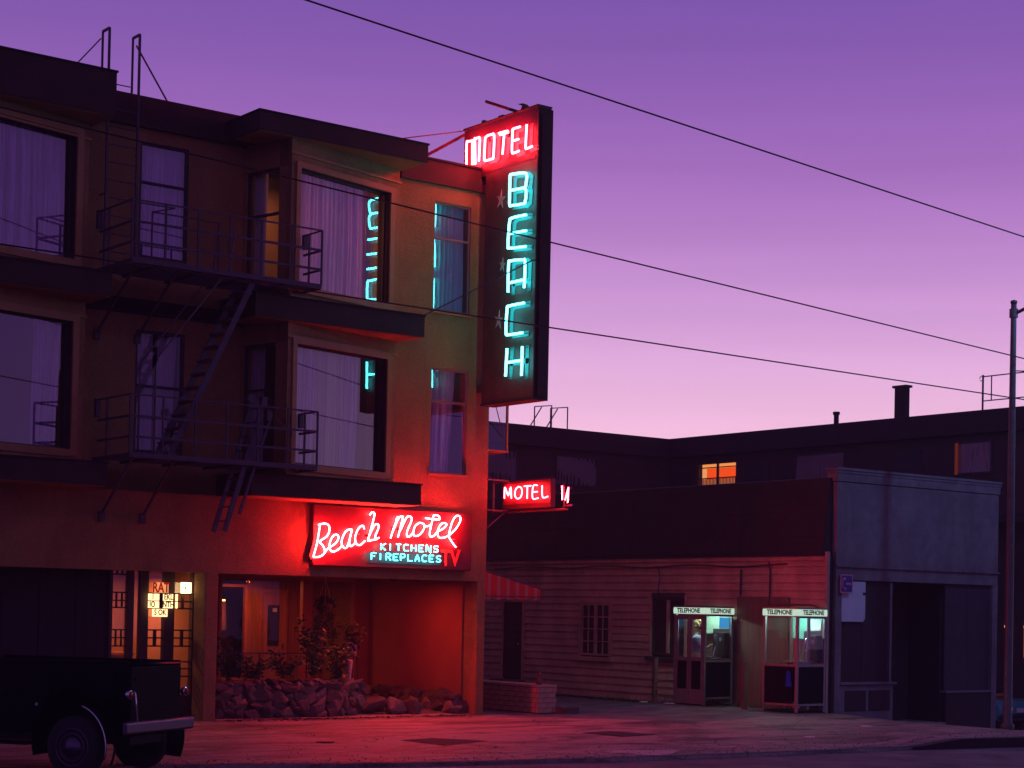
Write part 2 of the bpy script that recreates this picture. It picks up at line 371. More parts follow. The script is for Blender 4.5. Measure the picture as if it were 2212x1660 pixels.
# ================================================================ THE GROUND
def sstep(a, b, x):
    t = max(0.0, min(1.0, (x - a) / (b - a))); return t * t * (3 - 2 * t)
def hz(x, y):
    d = max(0.0, x - 26.5)
    h = -0.075 * d * sstep(0, 3, d)
    h = max(h, -1.25 - 0.02 * d) if d > 0 else 0.0
    h += 0.09 * sstep(23.5, 25.6, x) * (1 - sstep(26.5, 28.5, x)) * sstep(23.6, 24.6, y) * (1 - sstep(28.6, 30.5, y))
    return max(h, -6)
GUT = [(-60, 24), (0, 22.6), (9.87, 20.33), (13, 19.3), (15.95, 18.74), (19, 18.5), (22, 18.45), (24.3, 18.1), (30, 17.7), (60, 16), (120, 14)]
def gutter(x):
    for (a, ya), (b, yb) in zip(GUT, GUT[1:]):
        if a <= x <= b: return ya + (yb - ya) * (x - a) / (b - a)
    return 14
def lin(a, b, n): return [a + (b - a) * i / n for i in range(n + 1)]
xs = [-600, -200, -80, -40, -20] + lin(-10, 50, 120) + [55, 60, 80, 120, 250, 700]
ys = [-200, -80, -30] + lin(-10, 16, 26) + lin(16.25, 34, 71) + lin(35, 60, 25) + [80, 120, 250, 800]
vs = [(x, y, hz(x, y) - (0.045 if y < gutter(max(-60, min(120, x))) + 0.3 else 0.012)) for y in ys for x in xs]
nx = len(xs)
g = MB().add(vs, [(j * nx + i, j * nx + i + 1, (j + 1) * nx + i + 1, (j + 1) * nx + i) for j in range(len(ys) - 1) for i in range(nx - 1)]).build('road', ASPH, smooth=True)
struct(g)
# concrete apron and pavement, rising to a kerb on the right
mb = MB(); xs = lin(-6, 34, 160); T = 22
def back_edge(x): return 27.58 if x < 20.6 else (27.58 - (x - 20.6) * 1.35 if x < 22.9 else 24.47)
def lift(x, y): return 0.11 * sstep(21.9, 23.1, x) * (1 - sstep(18.9, 20.8, y))
vs = []
for x in xs:
    y0, y1 = gutter(x), back_edge(x)
    vs.append((x, y0, hz(x, y0) - 0.1))
    for k in range(T + 1):
        y = y0 + (y1 - y0) * k / T; vs.append((x, y + 0.0, hz(x, y) + lift(x, y)))
n = T + 2
mb.add(vs, [(i * n + k, (i + 1) * n + k, (i + 1) * n + k + 1, i * n + k + 1) for i in range(len(xs) - 1) for k in range(n - 1)])
struct(mb.build('sidewalk', CONC, smooth=False))
for p in (col.objects['sidewalk'].data.polygons): p.use_smooth = True
# parking lot surface beside the motel
# the dark open joint along the gutter and tar-filled cracks
def ribbon(pts, wd, z=0.004, rough=0.0):
    mb = MB(); vs = []
    for i, (x, y) in enumerate(pts):
        a = pts[max(i - 1, 0)]; b = pts[min(i + 1, len(pts) - 1)]; d = Vector((b[0] - a[0], b[1] - a[1])).normalized()
        ww = wd * (1 + rough * random.uniform(-1, 1))
        for s in (-1, 1): vs.append((x - d.y * ww * s / 2, y + d.x * ww * s / 2, hz(x, y) + lift(x, y) + z))
    return mb.add(vs, [(2 * i, 2 * i + 1, 2 * i + 3, 2 * i + 2) for i in range(len(pts) - 1)])
KERB = mat('dark_kerb', (0.035, 0.028, 0.035), 0.8, 0.2, 6)
mb = MB(); vs = []; kx = lin(22.0, 34, 50)
for x in kx:
    y = gutter(x); zt = hz(x, y) + lift(x, y); vs += [(x, y - 0.03, hz(x, y) - 0.12), (x, y - 0.03, zt + 0.002), (x, y + 0.13, zt + 0.006), (x, y + 0.13, zt - 0.05)]
struct(mb.add(vs, [(4 * i + k, 4 * i + 4 + k, 4 * i + 5 + k, 4 * i + 1 + k) for i in range(len(kx) - 1) for k in range(3)]).build('kerb', KERB))
TAR = mat('tar_joint', (0.012, 0.011, 0.012), 0.7, 0)
pts = [(x, gutter(x) + 0.09 + 0.02 * math.sin(x * 3)) for x in lin(-2, 22.3, 140)]
struct(ribbon(pts, 0.10, 0.004, 0.35).build('gutter_joint', TAR))
for k, (a, b, wdt) in enumerate([((16.6, 19.9), (18.4, 19.2), 0.03), ((18.2, 19.8), (19.6, 19.1), 0.025), ((12, 21.9), (14.4, 21.1), 0.012), ((17.6, 24.4), (19.9, 23.7), 0.015), ((22.9, 22.6), (25.2, 20.4), 0.012)]):
    P_ = []; n = 22
    for i in range(n + 1):
        t = i / n; P_.append((a[0] + (b[0] - a[0]) * t + random.uniform(-.04, .04), a[1] + (b[1] - a[1]) * t + random.uniform(-.07, .07)))
    struct(ribbon(P_, wdt, 0.004, 0.6).build('pavement_crack', TAR))
for k in range(14):
    rk = random.Random(50 + k); x0 = rk.uniform(10.5, 25); y0 = rk.uniform(gutter(x0) + .4, 25.5); an = rk.uniform(-.5, .5); P_ = []
    if y0 > back_edge(x0) - 1.5: y0 = gutter(x0) + 1.2
    for i in range(18):
        P_.append((x0, y0)); an += rk.uniform(-.45, .45); x0 += .11 * math.cos(an); y0 += .11 * math.sin(an)
    struct(ribbon(P_, rk.uniform(.012, .03), 0.004, 0.7).build('pavement_crack', TAR))
# expansion joints across the apron
for x in (11.2, 14.7, 18.2, 21.6, 25.2, 28.6):
    yb = back_edge(x) - 0.02
    struct(ribbon([(x, y) for y in lin(gutter(x) + 0.15, yb, 30)], 0.012, 0.0035).build('pavement_joint', TAR))
struct(ribbon([(x, 24.0) for x in lin(4, 26, 80)], 0.012, 0.0035).build('pavement_joint', TAR))
PALE = mat('pale_concrete', (0.42, 0.36, 0.35), 0.6, 0.15, 4)
mb = MB(); vs = []; n = 20
for i in range(n):
    t = 2 * math.pi * i / n; r = 0.42 * (1 + 0.25 * math.sin(3 * t + 1) + 0.1 * math.sin(5 * t))
    vs.append((17.3 + r * 1.3 * math.cos(t), 19.35 + r * math.sin(t), 0.005))
struct(mb.add(vs, [tuple(range(n))]).build('concrete_patch', PALE))
WLINE = mat('worn_line_paint', (0.34, 0.30, 0.28), 0.7, 0.35, 9)
struct(ribbon([(24.6 + 0.02 * math.sin(y), y) for y in lin(25.6, 34, 40)], 0.05, -0.006).build('parking_line', WLINE))
struct(ribbon([(24.6 + (y - 25.6) * -0.35, y) for y in lin(23.9, 25.6, 10)], 0.05, 0.004).build('parking_line', WLINE))
# far ground things: utility covers
for c, lab in ((((15.30, 22.60), (15.93, 22.74), (16.36, 21.98), (15.30, 21.50)), 'dark steel utility cover in the red-lit apron before the stone planter'),
               (((19.05, 22.84), (19.72, 22.95), (19.90, 22.08), (19.08, 21.93)), 'dark steel utility cover in the pavement right of the corner pier')):
    cx = sum(p[0] for p in c) / 4; cy = sum(p[1] for p in c) / 4
    t = thing('utility_cover', lab, 'utility cover', (cx, cy, 0))
    MB().prism(c, lambda p: (p[0], p[1], 0.001), lambda p: (p[0], p[1], 0.012)).build('lid', DARK, t)
    q = [(cx + (p[0] - cx) * 1.07, cy + (p[1] - cy) * 1.07) for p in c]
    MB().prism(q, lambda p: (p[0], p[1], 0.0005), lambda p: (p[0], p[1], 0.006)).build('rim', IRON, t)

# ================================================================ THE MOTEL
motel = thing('motel_building', 'three-storey tan stucco motel with sawtooth bays, hung with red and cyan neon signs', 'building', (20.5, 27.6, 0))
PF = frameP((0, 27.6))
CX = 20.5
# lower band over the ground floor openings, right column
holes = [(19.14, 19.98, 7.56, 9.60), (19.14, 19.98, 4.52, 6.49)]
grid_wall(PF, [18.2, CX], [3.85, 10.33], holes, 0.25).build('wall', STUCCO, motel)
grid_wall(PF, [2.5, CX], [2.53, 3.85], [], 0.25).build('wall', STUCCO, motel)
PR = frameP((0, 27.95))
rholes = [(13.33, 14.24, 7.82, 9.78), (13.33, 14.24, 4.53, 6.60)]
grid_wall(PR, [12.0, 15.75], [3.85, 10.42], rholes, 0.25).build('wall', STUCCO, motel)
B('wall', STUCCO, motel, 2.5, 6.1, 27.62, 27.86, 3.85, 10.4)
# side wall to the lot, back, roof
PSD = lambda u, d, z: (CX - d, 27.85 + u, z)
grid_wall(PSD, [0.0, 18], [2.53, 10.33], [], 0.25).build('wall', STUCCO, motel)
B('wall', STUCCO, motel, CX - 0.25, CX, 31.7, 45.8, -0.1, 2.53)
B('wall', STUCCO, motel, 2.5, CX, 45.6, 45.85, -0.1, 10.3)
B('wall', STUCCO, motel, 2.5, 2.75, 27.86, 45.6, -0.1, 10.3)
B('roof', DARK, motel, 2.6, 20.3, 27.9, 45.6, 10.0, 10.12)
B('floor_slab', DARK, motel, 2.75, 20.24, 27.9, 45.6, 6.85, 7.1)
B('floor_slab', DARK, motel, 2.75, 20.24, 27.86, 45.6, 3.5, 3.84)
ROOMW = mat('room_wall', (0.10, 0.055, 0.045), 0.9, 0.1, 2)
for z0, z1 in ((3.84, 6.84), (7.1, 10.0)):
    B('room_wall', ROOMW, motel, 2.8, 20.2, 29.6, 29.7, z0, z1)
    for x in (12.6, 14.75, 18.6): B('room_wall', ROOMW, motel, x, x + 0.1, 28.05, 29.6, z0, z1)
# dark red fascia of the roof
B('fascia', FASCIA, motel, 18.35, 20.55, 27.54, 27.6, 9.91, 10.33)
B('fascia', FASCIA, motel, 20.5, 20.56, 27.6, 45, 9.91, 10.33)
B('fascia', FASCIA, motel, 12.34, 15.2, 27.86, 27.95, 10.0, 10.52)
B('coping', DARK, motel, 18.35, 20.57, 27.5, 27.9, 10.33, 10.37)
# slabs (canopies) above and below the bays, each over its bay
def slab(x0, x1, z0, z1, name='slab', cop=True):
    s = MB().box(x0, x1, 26.7, 27.94, z0, z1).build(name, FASCIA, motel)
    MB().box(x0 + 0.03, x1 - 0.02, 26.73, 27.59, z0 - 0.015, z0 - 0.002).build('soffit', STUCCO, s)
    if cop: MB().box(x0 - 0.02, x1 + 0.02, 26.68, 27.96, z1, z1 + 0.03).build('coping', DARK, s)
    return s
for dx in (0, -6.05):
    slab(14.9 + dx if not dx else 5.0, 18.35 + dx, 10.02 if not dx else 9.76, 10.33 if not dx else 10.45)
    slab(14.9 + dx if not dx else 5.0, 18.35 + dx, 6.87, 7.24)
    slab(14.9 + dx if not dx else 5.0, 18.35 + dx, 3.85, 4.20)
# the sawtooth bays
ANG = R(13.4)
BARE = cloth('sheer_curtain_grey', (0.5, 0.42, 0.5), 0.2)
for dx in (0, -6.05):
    P = frameP((15.6 + dx, 26.80), ANG); W = 2.71
    PL = lambda u, d, z, P=P: P(d, 1.22 - u, z)            # left face: u runs from the back to the front corner
    for z0, z1, wz0, wz1, lvl in ((7.24, 10.02, 7.50, 9.53, 1), (4.20, 6.87, 4.44, 6.50, 0)):
        if dx: z1 = 9.76 if lvl else z1
        bay = grid_wall(P, [0, W], [z0, z1], [(0.20, 2.46, wz0, wz1)], 0.30).build('bay', STUCCO, motel)
        # trim round the opening, proud of the wall
        tr = MB()
        for a, b, c, d in ((0.10, 0.20, wz0 - 0.10, wz1 + 0.10), (2.46, 2.58, wz0 - 0.10, wz1 + 0.10), (0.20, 2.46, wz1, wz1 + 0.10), (0.20, 2.46, wz0 - 0.12, wz0)):
            pbox(tr, P, a, b, -0.035, 0.01, c, d)
        tr.build('trim', TRIM, bay)
        pbox(MB(), P, -0.02, W + 0.02, -0.06, 0.32, z0 + 0.002, z0 + 0.07).build('base_trim', TRIM, bay)
        pbox(MB(), P, -0.03, W + 0.02, -0.03, 0.0, z1 - 0.28, z1 - 0.24).build('moulding', TRIM, bay)
        rv = MB()
        pbox(rv, P, 2.452, 2.47, 0.0, 0.27, wz0, wz1); pbox(rv, P, 0.19, 0.208, 0.0, 0.27, wz0, wz1)
        pbox(rv, P, 0.208, 2.452, 0.0, 0.27, wz1 - 0.008, wz1 + 0.004)
        rv.build('reveal', FASCIA, bay)
        cur = {(0, 1): [(0.22, 2.30, dict(amp=0.03, pitch=0.10))], (0, 0): [(0.22, 1.02, dict(gather=0.8)), (1.55, 2.02, dict(gather=0.85)), (0.95, 1.6, dict(amp=0.015, m=BARE))],
               (-6.05, 1): [(0.22, 2.44, dict(amp=0.035))], (-6.05, 0): [(1.9, 2.42, dict(gather=0.8))]}[(dx, lvl)]
        wv = window(P, 0.20, 2.46, wz0, wz1, 0.11, motel, fw=0.03, cur=cur)
        # narrow left face of the bay: wall with a tall double-hung window
        hl = (0.08, 1.12, wz0 - 0.02, wz1 + 0.02)
        side = grid_wall(PL, [-0.1, 1.219], [z0, z1], [hl], 0.18).build('bay_side', STUCCO, motel)
        window(PL, 0.08, 1.12, wz0 - 0.02, wz1 + 0.02, 0.05, motel, fw=0.045, rails=((wz0 + wz1) / 2 + 0.25,), cols=(), pm=PANED,
               cur=[(0.10, 0.42, dict(amp=0.02, m=BARE))] if not dx else [(0.1, 0.85, {})])
    pbox(MB(), P, 2.60, 2.71, 0.301, 0.62, 4.2, 6.86).build('bay_return', STUCCO, motel)
    pbox(MB(), P, 2.60, 2.71, 0.301, 0.62, 7.24, 9.75).build('bay_return', STUCCO, motel)
t = thing('table_lamp', 'unlit table lamp with a pale shade behind the lower bay window', 'lamp', (16.75, 27.75, 4.6))
MB().lathe([(0.10, 5.62), (0.20, 5.62), (0.15, 6.02), (0.10, 6.02)], (16.75, 27.75, 0), 18).build('lamp_shade', cloth('pale_shade', (0.75, 0.5, 0.6), 0.2), t, smooth=True)
MB().lathe([(0.12, 4.2), (0.12, 4.24), (0.03, 4.3), (0.03, 4.9), (0.09, 5.15), (0.05, 5.4), (0.02, 5.62)], (16.75, 27.75, 0), 14).build('lamp_base', FASCIA, t, smooth=True)
# windows of the middle bay and the right column
window(PR, 13.33, 14.24, 7.82, 9.78, 0.03, motel, rails=(9.10,), cur=[(13.36, 14.2, dict(amp=0.025))])
window(PR, 13.33, 14.24, 4.53, 6.60, 0.03, motel, rails=(5.66,), pm=PANED, cur=[(13.36, 13.75, dict(m=BARE)), (13.82, 14.2, dict(m=BARE, gather=0.7))])
REDT = mat('window_trim_plum', (0.25, 0.12, 0.14), 0.5, 0.1, 5)
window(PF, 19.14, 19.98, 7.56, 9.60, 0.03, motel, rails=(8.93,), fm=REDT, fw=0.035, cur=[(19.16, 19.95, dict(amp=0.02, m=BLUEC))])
window(PF, 19.14, 19.98, 4.52, 6.49, 0.03, motel, rails=(5.87,), fm=REDT, fw=0.035, cur=[(19.16, 19.8, dict(amp=0.03, gather=0.75))])
for z0 in (7.56, 4.52): B('sill', TRIM, motel, 19.10, 20.02, 27.56, 27.6, z0 - 0.045, z0)
# glazed box bay on the side wall
sb = thing('side_bay_window', 'small glazed box window sticking out of the motel side under the tall sign', 'bay window', (20.6, 28.1, 5.1))
SG = glass('side_bay_glass', 0.18, (0.86, 0.84, 0.95))
f = MB()
for x, y in ((21.24, 28.0), (21.24, 29.3), (20.54, 28.0), (20.54, 29.3)): f.box(x - 0.02, x + 0.02, y - 0.02, y + 0.02, 5.08, 6.05)
for z in (5.06, 6.05): f.box(20.52, 21.27, 27.97, 29.33, z, z + 0.035)
f.build('frame', TRIM, sb)
MB().add([(20.56, 28, 5.1), (21.22, 28, 5.1), (21.22, 28, 6.05), (20.56, 28, 6.05)], [(0, 1, 2, 3)]).build('pane', SG, sb)
MB().add([(20.56, 29.3, 5.1), (21.22, 29.3, 5.1), (21.22, 29.3, 6.05), (20.56, 29.3, 6.05)], [(0, 1, 2, 3)]).build('pane', PANED, sb)
MB().add([(21.24, 28.02, 5.1), (21.24, 29.28, 5.1), (21.24, 29.28, 6.05), (21.24, 28.02, 6.05)], [(0, 1, 2, 3)]).build('pane', PANED, sb)

# ---- ground floor
for x0, x1 in ((14.56, 14.80), (20.31, 20.5)):
    B('pier', STUCCO, motel, x0, x1, 27.6, 28.02, -0.05, 2.53, bevel=0.012)
B('ceiling', STUCCO, motel, 2.75, 20.3, 27.86, 33.4, 2.56, 2.60)
B('garage_wall', DKBOARD, motel, 2.5, 13.08, 28.25, 28.4, -0.1, 2.56)
for x in lin(5.2, 12.8, 12): B('garage_board', DKBOARD, motel, x - 0.30, x + 0.30, 28.235, 28.25, 0.02, 2.5)
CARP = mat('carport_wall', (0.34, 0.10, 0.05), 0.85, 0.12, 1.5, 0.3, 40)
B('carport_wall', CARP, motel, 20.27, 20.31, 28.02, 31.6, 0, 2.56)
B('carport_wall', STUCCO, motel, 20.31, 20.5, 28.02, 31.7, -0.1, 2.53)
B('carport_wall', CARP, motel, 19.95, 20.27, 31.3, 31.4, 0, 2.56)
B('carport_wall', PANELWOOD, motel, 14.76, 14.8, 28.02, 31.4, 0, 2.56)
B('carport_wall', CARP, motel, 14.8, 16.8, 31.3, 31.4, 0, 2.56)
mb = MB(); mb.add([(14.8, 27.55, 0.006), (20.3, 27.55, 0.006), (20.3, 31.4, 0.17), (14.8, 31.4, 0.17)], [(0, 1, 2, 3)])
mb.build('carport_floor', CONC, motel)
# lobby front
PLB = frameP((0, 31.3))
REDWOOD = mat('red_stained_wood', (0.42, 0.14, 0.07), 0.45, 0.15, 6)
lob = window(PLB, 16.82, 19.95, 0.27, 2.55, 0.0, motel, fw=0.06, fm=REDWOOD, pm=glass('lobby_glass', 0.06), depth=0.08)
MB().box(18.68, 18.90, 31.27, 31.39, 0.33, 2.49).build('post', REDWOOD, lob)
B('lobby_base', PANELWOOD, motel, 16.8, 19.95, 31.3, 31.4, 0.0, 0.27)
B('lobby_floor', mat('lobby_floor', (0.15, 0.08, 0.05), 0.4, 0.2, 5), motel, 16.0, 20.27, 31.4, 33.6, 0.1, 0.2)
# far lobby wall, built up of upright boards around its opening and door
def boards(x0, x1, z0, z1, y, name='wall_board', wd=0.22, m=PANELWOOD, parent=None):
    x = x0
    while x < x1 - 0.01:
        e = min(x + wd, x1); B(name, m, parent or motel, x + 0.004, e - 0.004, y, y + 0.03 + random.uniform(0, .008), z0, z1); x = e
B('lobby_wall', mat('lobby_gap', (0.05, 0.02, 0.015), 0.9, 0), motel, 18.45, 20.27, 33.04, 33.2, 0.1, 2.6)
boards(18.5, 18.68, 0.2, 2.55, 33.0); boards(19.3, 20.26, 0.2, 2.55, 33.0)
boards(18.68, 19.3, 2.33, 2.55, 33.0); boards(16.9, 17.78, 2.38, 2.55, 33.0); boards(18.35, 18.5, 0.2, 2.55, 33.0); boards(16.9, 18.4, 0.2, 0.5, 33.0)
boards(16.4, 17.68, 0.2, 2.55, 33.0)
dr = B('door', mat('door_wood', (0.40, 0.15, 0.07), 0.4, 0.2, 4, stretch=(6, 1, 0.5)), motel, 18.72, 19.26, 32.99, 33.03, 0.22, 2.25)
B('frame', REDWOOD, dr, 18.66, 18.72, 32.96, 33.04, 0.22, 2.33); B('frame', REDWOOD, dr, 19.26, 19.32, 32.96, 33.04, 0.22, 2.33); B('frame', REDWOOD, dr, 18.72, 19.26, 32.96, 33.04, 2.25, 2.33)
B('glazing', mat('door_glass', (0.03, 0.02, 0.02), 0.15, 0), dr, 18.86, 19.13, 32.978, 32.99, 1.15, 2.0)
B('notice', PAPER, dr, 18.97, 19.07, 32.97, 32.978, 1.86, 1.94)
B('handle', CHROME, dr, 19.2, 19.23, 32.95, 32.99, 1.1, 1.2)
B('frame', REDWOOD, motel, 17.68, 17.74, 32.95, 33.04, 0.5, 2.42); B('frame', REDWOOD, motel, 18.30, 18.36, 32.95, 33.04, 0.5, 2.42); B('frame', REDWOOD, motel, 17.74, 18.30, 32.95, 33.04, 2.36, 2.42)
B('lobby_room_wall', mat('back_room', (0.12, 0.04, 0.03), 0.9, 0.1, 3), motel, 17.0, 19.6, 34.6, 34.7, 0.1, 2.6)
B('lobby_side_wall', PANELWOOD, motel, 16.3, 16.4, 31.4, 34.6, 0.1, 2.6)
# hanging lamp glimpsed through the opening
t = thing('lamp', 'floor lamp with a tall shade glowing at its top, behind the lobby glass', 'lamp', (18.1, 33.7, 0.2))
MB().lathe([(0.15, 1.25), (0.17, 1.26), (0.14, 1.86), (0.13, 1.86)], (18.1, 33.7, 0.2), 20).build('lamp_shade', mat('lamp_shade', (0.55, 0.33, 0.2), 0.8, 0.05), t, smooth=True)
MB().lathe([(0.12, 1.865), (0.13, 1.868), (0.13, 1.895), (0.12, 1.9)], (18.1, 33.7, 0.2), 20).build('lamp_glow', emit('lamp_glow', (1, 0.5, 0.14), 4.5), t)
MB().lathe([(0.12, 0), (0.12, 0.03), (0.02, 0.05), (0.015, 1.25)], (18.1, 33.7, 0.2), 14).build('stand', IRON, t, smooth=True)

def light(name, loc, e, c, size=0.1):
    ld = bpy.data.lights.new(name, 'AREA'); ld.shape = 'DISK'; ld.energy = e; ld.color = c; ld.size = size * 2
    o = bpy.data.objects.new(name, ld); o.location = loc; col.objects.link(o); return o
light('lobby_ceiling_light', (18.0, 32.2, 2.5), 20, (1, 0.20, 0.075), 0.12)
light('office_ceiling_light', (14.0, 29.8, 2.45), 34, (1, 0.36, 0.14), 0.12)
light('upper_room_light', (16.2, 28.8, 9.8), 50.0, (1, 0.36, 0.12), 0.1)
light('added_carport_light', (19.0, 28.5, 2.49), 30, (1, 0.06, 0.022), 0.08)  # added lamp: brightens the recess that the neon leaves dark
cf = thing('added_carport_lamp', 'added small ceiling lamp under the carport roof, unseen behind the beam', 'lamp', (19.0, 28.5, 2.56))
MB().lathe([(0.08, 2.50), (0.08, 2.56), (0.02, 2.56)], (19.0, 28.5, 0), 14).build('base', IRON, cf)

# ---- office window wall (left of the pier)
PO = frameP((0, 28.2))
OFF = mat('office_dark_wood', (0.06, 0.03, 0.025), 0.6, 0.2, 8)
OW = mat('office_wall', (0.45, 0.20, 0.11), 0.8, 0.1, 3)
B('office_wall', OW, motel, 12.9, 14.72, 31.1, 31.2, 0.1, 2.6)
B('office_wall', OW, motel, 12.8, 12.9, 28.4, 31.2, 0.1, 2.6)
B('office_wall', OW, motel, 14.72, 14.758, 28.33, 31.2, 0.1, 2.56)
B('office_floor', ROOMW, motel, 12.9, 14.72, 28.33, 31.1, 0.0, 0.1)
ofs = MB()
for a, b in ((13.08, 13.14), (13.42, 13.53), (13.65, 13.80), (14.10, 14.29), (14.63, 14.755)): pbox(ofs, PO, a, b, 0, 0.12, 0.0, 2.56)
owp = ofs.build('office_window', OFF, motel)
pbox(MB(), PO, 13.09, 14.75, 0.01, 0.11, 0.0, 0.42).build('bulkhead', OFF, owp)
for z in (2.47, 2.165, 2.03, 1.91, 1.535, 1.40, 1.26, 0.99, 0.87, 0.74):
    for a, b in ((13.14, 13.42), (13.80, 14.10), (14.29, 14.63)):
        if z > 2.4 and a > 13.5: continue
        pbox(MB(), PO, a, b, 0.03, 0.07, z - 0.012, z + 0.012).build('glazing_bar', OFF, owp)
for u in (13.23, 13.33):
    for a, b in ((2.47, 2.56), (1.91, 2.165), (1.26, 1.535)): pbox(MB(), PO, u - 0.01, u + 0.01, 0.03, 0.07, a, b).build('glazing_bar', OFF, owp)
for u in (13.95, 14.46):
    for a, b in ((1.91, 2.165), (1.26, 1.535)): pbox(MB(), PO, u - 0.025, u + 0.025, 0.03, 0.07, a, b).build('glazing_bar', OFF, owp)
for a, b in ((13.14, 13.42), (13.53, 13.65), (13.80, 14.10), (14.29, 14.63)):
    MB().add([PO(a, 0.05, 0.42), PO(b, 0.05, 0.42), PO(b, 0.05, 2.56), PO(a, 0.05, 2.56)], [(0, 1, 2, 3)]).build('pane', PANED, owp)
# cross-shaped rates board behind the window
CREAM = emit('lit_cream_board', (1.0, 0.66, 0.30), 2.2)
REDL = emit('red_lettering', (0.55, 0.012, 0.008), 0.7)
t = thing('rates_board', 'cream cross-shaped rates board with red and black letters in the office window', 'notice board', (13.98, 28.13, 2.05))
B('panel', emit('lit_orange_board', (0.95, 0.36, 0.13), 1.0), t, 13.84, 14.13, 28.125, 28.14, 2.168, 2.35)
B('panel', CREAM, t, 13.76, 14.22, 28.125, 28.14, 1.905, 2.160)
B('panel', CREAM, t, 13.84, 14.12, 28.125, 28.14, 1.765, 1.90)
text_mesh('RAT', 0.235, REDL, 'lettering', t, face_mtx((13.985, 28.118, 2.255), (1, 0, 0)), xs=0.72, bold=0.007)
for s, x, z in (('I', 13.84, 2.10), ('EKL', 14.13, 2.10), ('IO', 13.83, 1.97), ('NTH', 14.13, 1.97), ('S OK', 13.98, 1.835)):
    text_mesh(s, 0.135, BLACKT, 'lettering', t, face_mtx((x, 28.118, z), (1, 0, 0)), xs=0.75, bold=0.003)
B('panel', CREAM, t, 14.27, 14.31, 28.125, 28.14, 1.905, 2.16)
for q in ((13.95, 14.01, 1.91, 2.16), (13.74, 14.60, 2.155, 2.172), (13.74, 14.60, 2.025, 2.04), (13.74, 14.60, 1.897, 1.912)):
    B('glazing_bar', OFF, owp, q[0], q[1], 28.085, 28.105, q[2], q[3])
t = thing('lit_vacancy_board', 'small white glowing board beginning VA, right of the rates board', 'sign', (14.47, 28.13, 2.2))
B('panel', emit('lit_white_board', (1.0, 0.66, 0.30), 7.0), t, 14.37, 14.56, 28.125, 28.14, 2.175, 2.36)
text_mesh('VA', 0.1, BLACKT, 'lettering', t, face_mtx((14.425, 28.118, 2.26), (1, 0, 0)), xs=0.7, bold=0.003)
# office furniture seen through the bars
t = thing('reception_desk', 'wooden reception desk behind the office window bars', 'desk', (13.95, 30.2, 0.1))
B('front', PANELWOOD, t, 13.2, 14.35, 30.0, 30.05, 0.1, 1.05); B('desktop', REDWOOD, t, 13.15, 14.4, 29.95, 30.4, 1.05, 1.1)
t = thing('bookcase', 'pale shelf unit of papers at the back of the office', 'shelves', (14.1, 31.0, 0.1))
for z in (0.3, 0.7, 1.1, 1.5): B('shelf', OW, t, 13.55, 14.3, 30.8, 31.08, z, z + 0.03)
for x in (13.52, 14.3): B('side_panel', OW, t, x, x + 0.03, 30.8, 31.08, 0.1, 1.6)
for i in range(14): B('folder', [PAPER, REDWOOD, OW][i % 3], t, 13.57 + i * 0.05, 13.605 + i * 0.05, 30.84, 31.0, 1.13, 1.33 + random.uniform(-.05, .08))
t = thing('framed_picture', 'dark framed picture on the office back wall', 'picture', (13.35, 31.08, 1.6))
B('frame', OFF, t, 13.0, 13.3, 31.05, 31.09, 1.5, 2.0); B('canvas', mat('canvas', (0.5, 0.2, 0.1), 0.6, 0.5, 12), t, 13.03, 13.27, 31.04, 31.05, 1.53, 1.97)
# ================================================================ NEON SIGNS
exec_strokes = None
SCRIPT = [[(16.66,3.41),(16.64,3.29),(16.61,3.11),(16.54,2.87)],[(16.63,3.43),(16.73,3.46),(16.82,3.45),(16.86,3.39),(16.85,3.31),(16.8,3.23),(16.67,3.14),(16.73,3.07),(16.77,2.99),(16.75,2.92),(16.66,2.87),(16.54,2.86)],[(16.77,2.94),(16.83,3.02),(16.98,3.11),(17.05,3.21),(17.03,3.27),(16.97,3.27),(16.91,3.21),(16.87,3.11),(16.88,3.01),(16.95,2.97),(17.06,3.02),(17.13,3.09)],[(17.33,3.38),(17.24,3.37),(17.17,3.3),(17.12,3.18),(17.13,3.09),(17.2,3.04),(17.26,3.12),(17.33,3.38),(17.28,3.17),(17.31,3.08),(17.4,3.14)],[(17.59,3.4),(17.56,3.46),(17.49,3.43),(17.43,3.34),(17.4,3.23),(17.43,3.13),(17.51,3.11),(17.61,3.19)],[(17.7,3.66),(17.75,3.71),(17.8,3.69),(17.78,3.57),(17.67,3.19)],[(17.68,3.24),(17.74,3.37),(17.82,3.49),(17.89,3.49),(17.89,3.42),(17.83,3.29),(17.85,3.24),(17.91,3.26)],[(17.67,3.19),(17.87,3.23)],[(18.27,3.6),(18.31,3.65),(18.23,3.46),(18.16,3.26)],[(18.2,3.37),(18.32,3.62),(18.4,3.67),(18.41,3.61),(18.32,3.28)],[(18.37,3.41),(18.5,3.65),(18.59,3.67),(18.61,3.6),(18.52,3.4),(18.52,3.31),(18.58,3.31),(18.66,3.39)],[(18.79,3.57),(18.7,3.51),(18.66,3.41),(18.67,3.33),(18.76,3.33),(18.85,3.4),(18.9,3.49),(18.88,3.55),(18.79,3.57)],[(18.89,3.52),(18.97,3.51),(19.05,3.55)],[(19.1,3.71),(19.08,3.64),(19.04,3.49),(19.02,3.37),(19.05,3.32),(19.13,3.35),(19.19,3.42)],[(18.92,3.66),(19.07,3.65),(19.24,3.65),(19.2,3.72),(19.1,3.72)],[(19.19,3.42),(19.32,3.48),(19.4,3.56),(19.34,3.59),(19.26,3.55),(19.2,3.43),(19.23,3.32),(19.36,3.32),(19.48,3.38)],[(19.48,3.38),(19.6,3.48),(19.7,3.62),(19.71,3.71),(19.65,3.74),(19.58,3.7),(19.52,3.6),(19.47,3.44),(19.46,3.34),(19.53,3.24),(19.62,3.15)]]
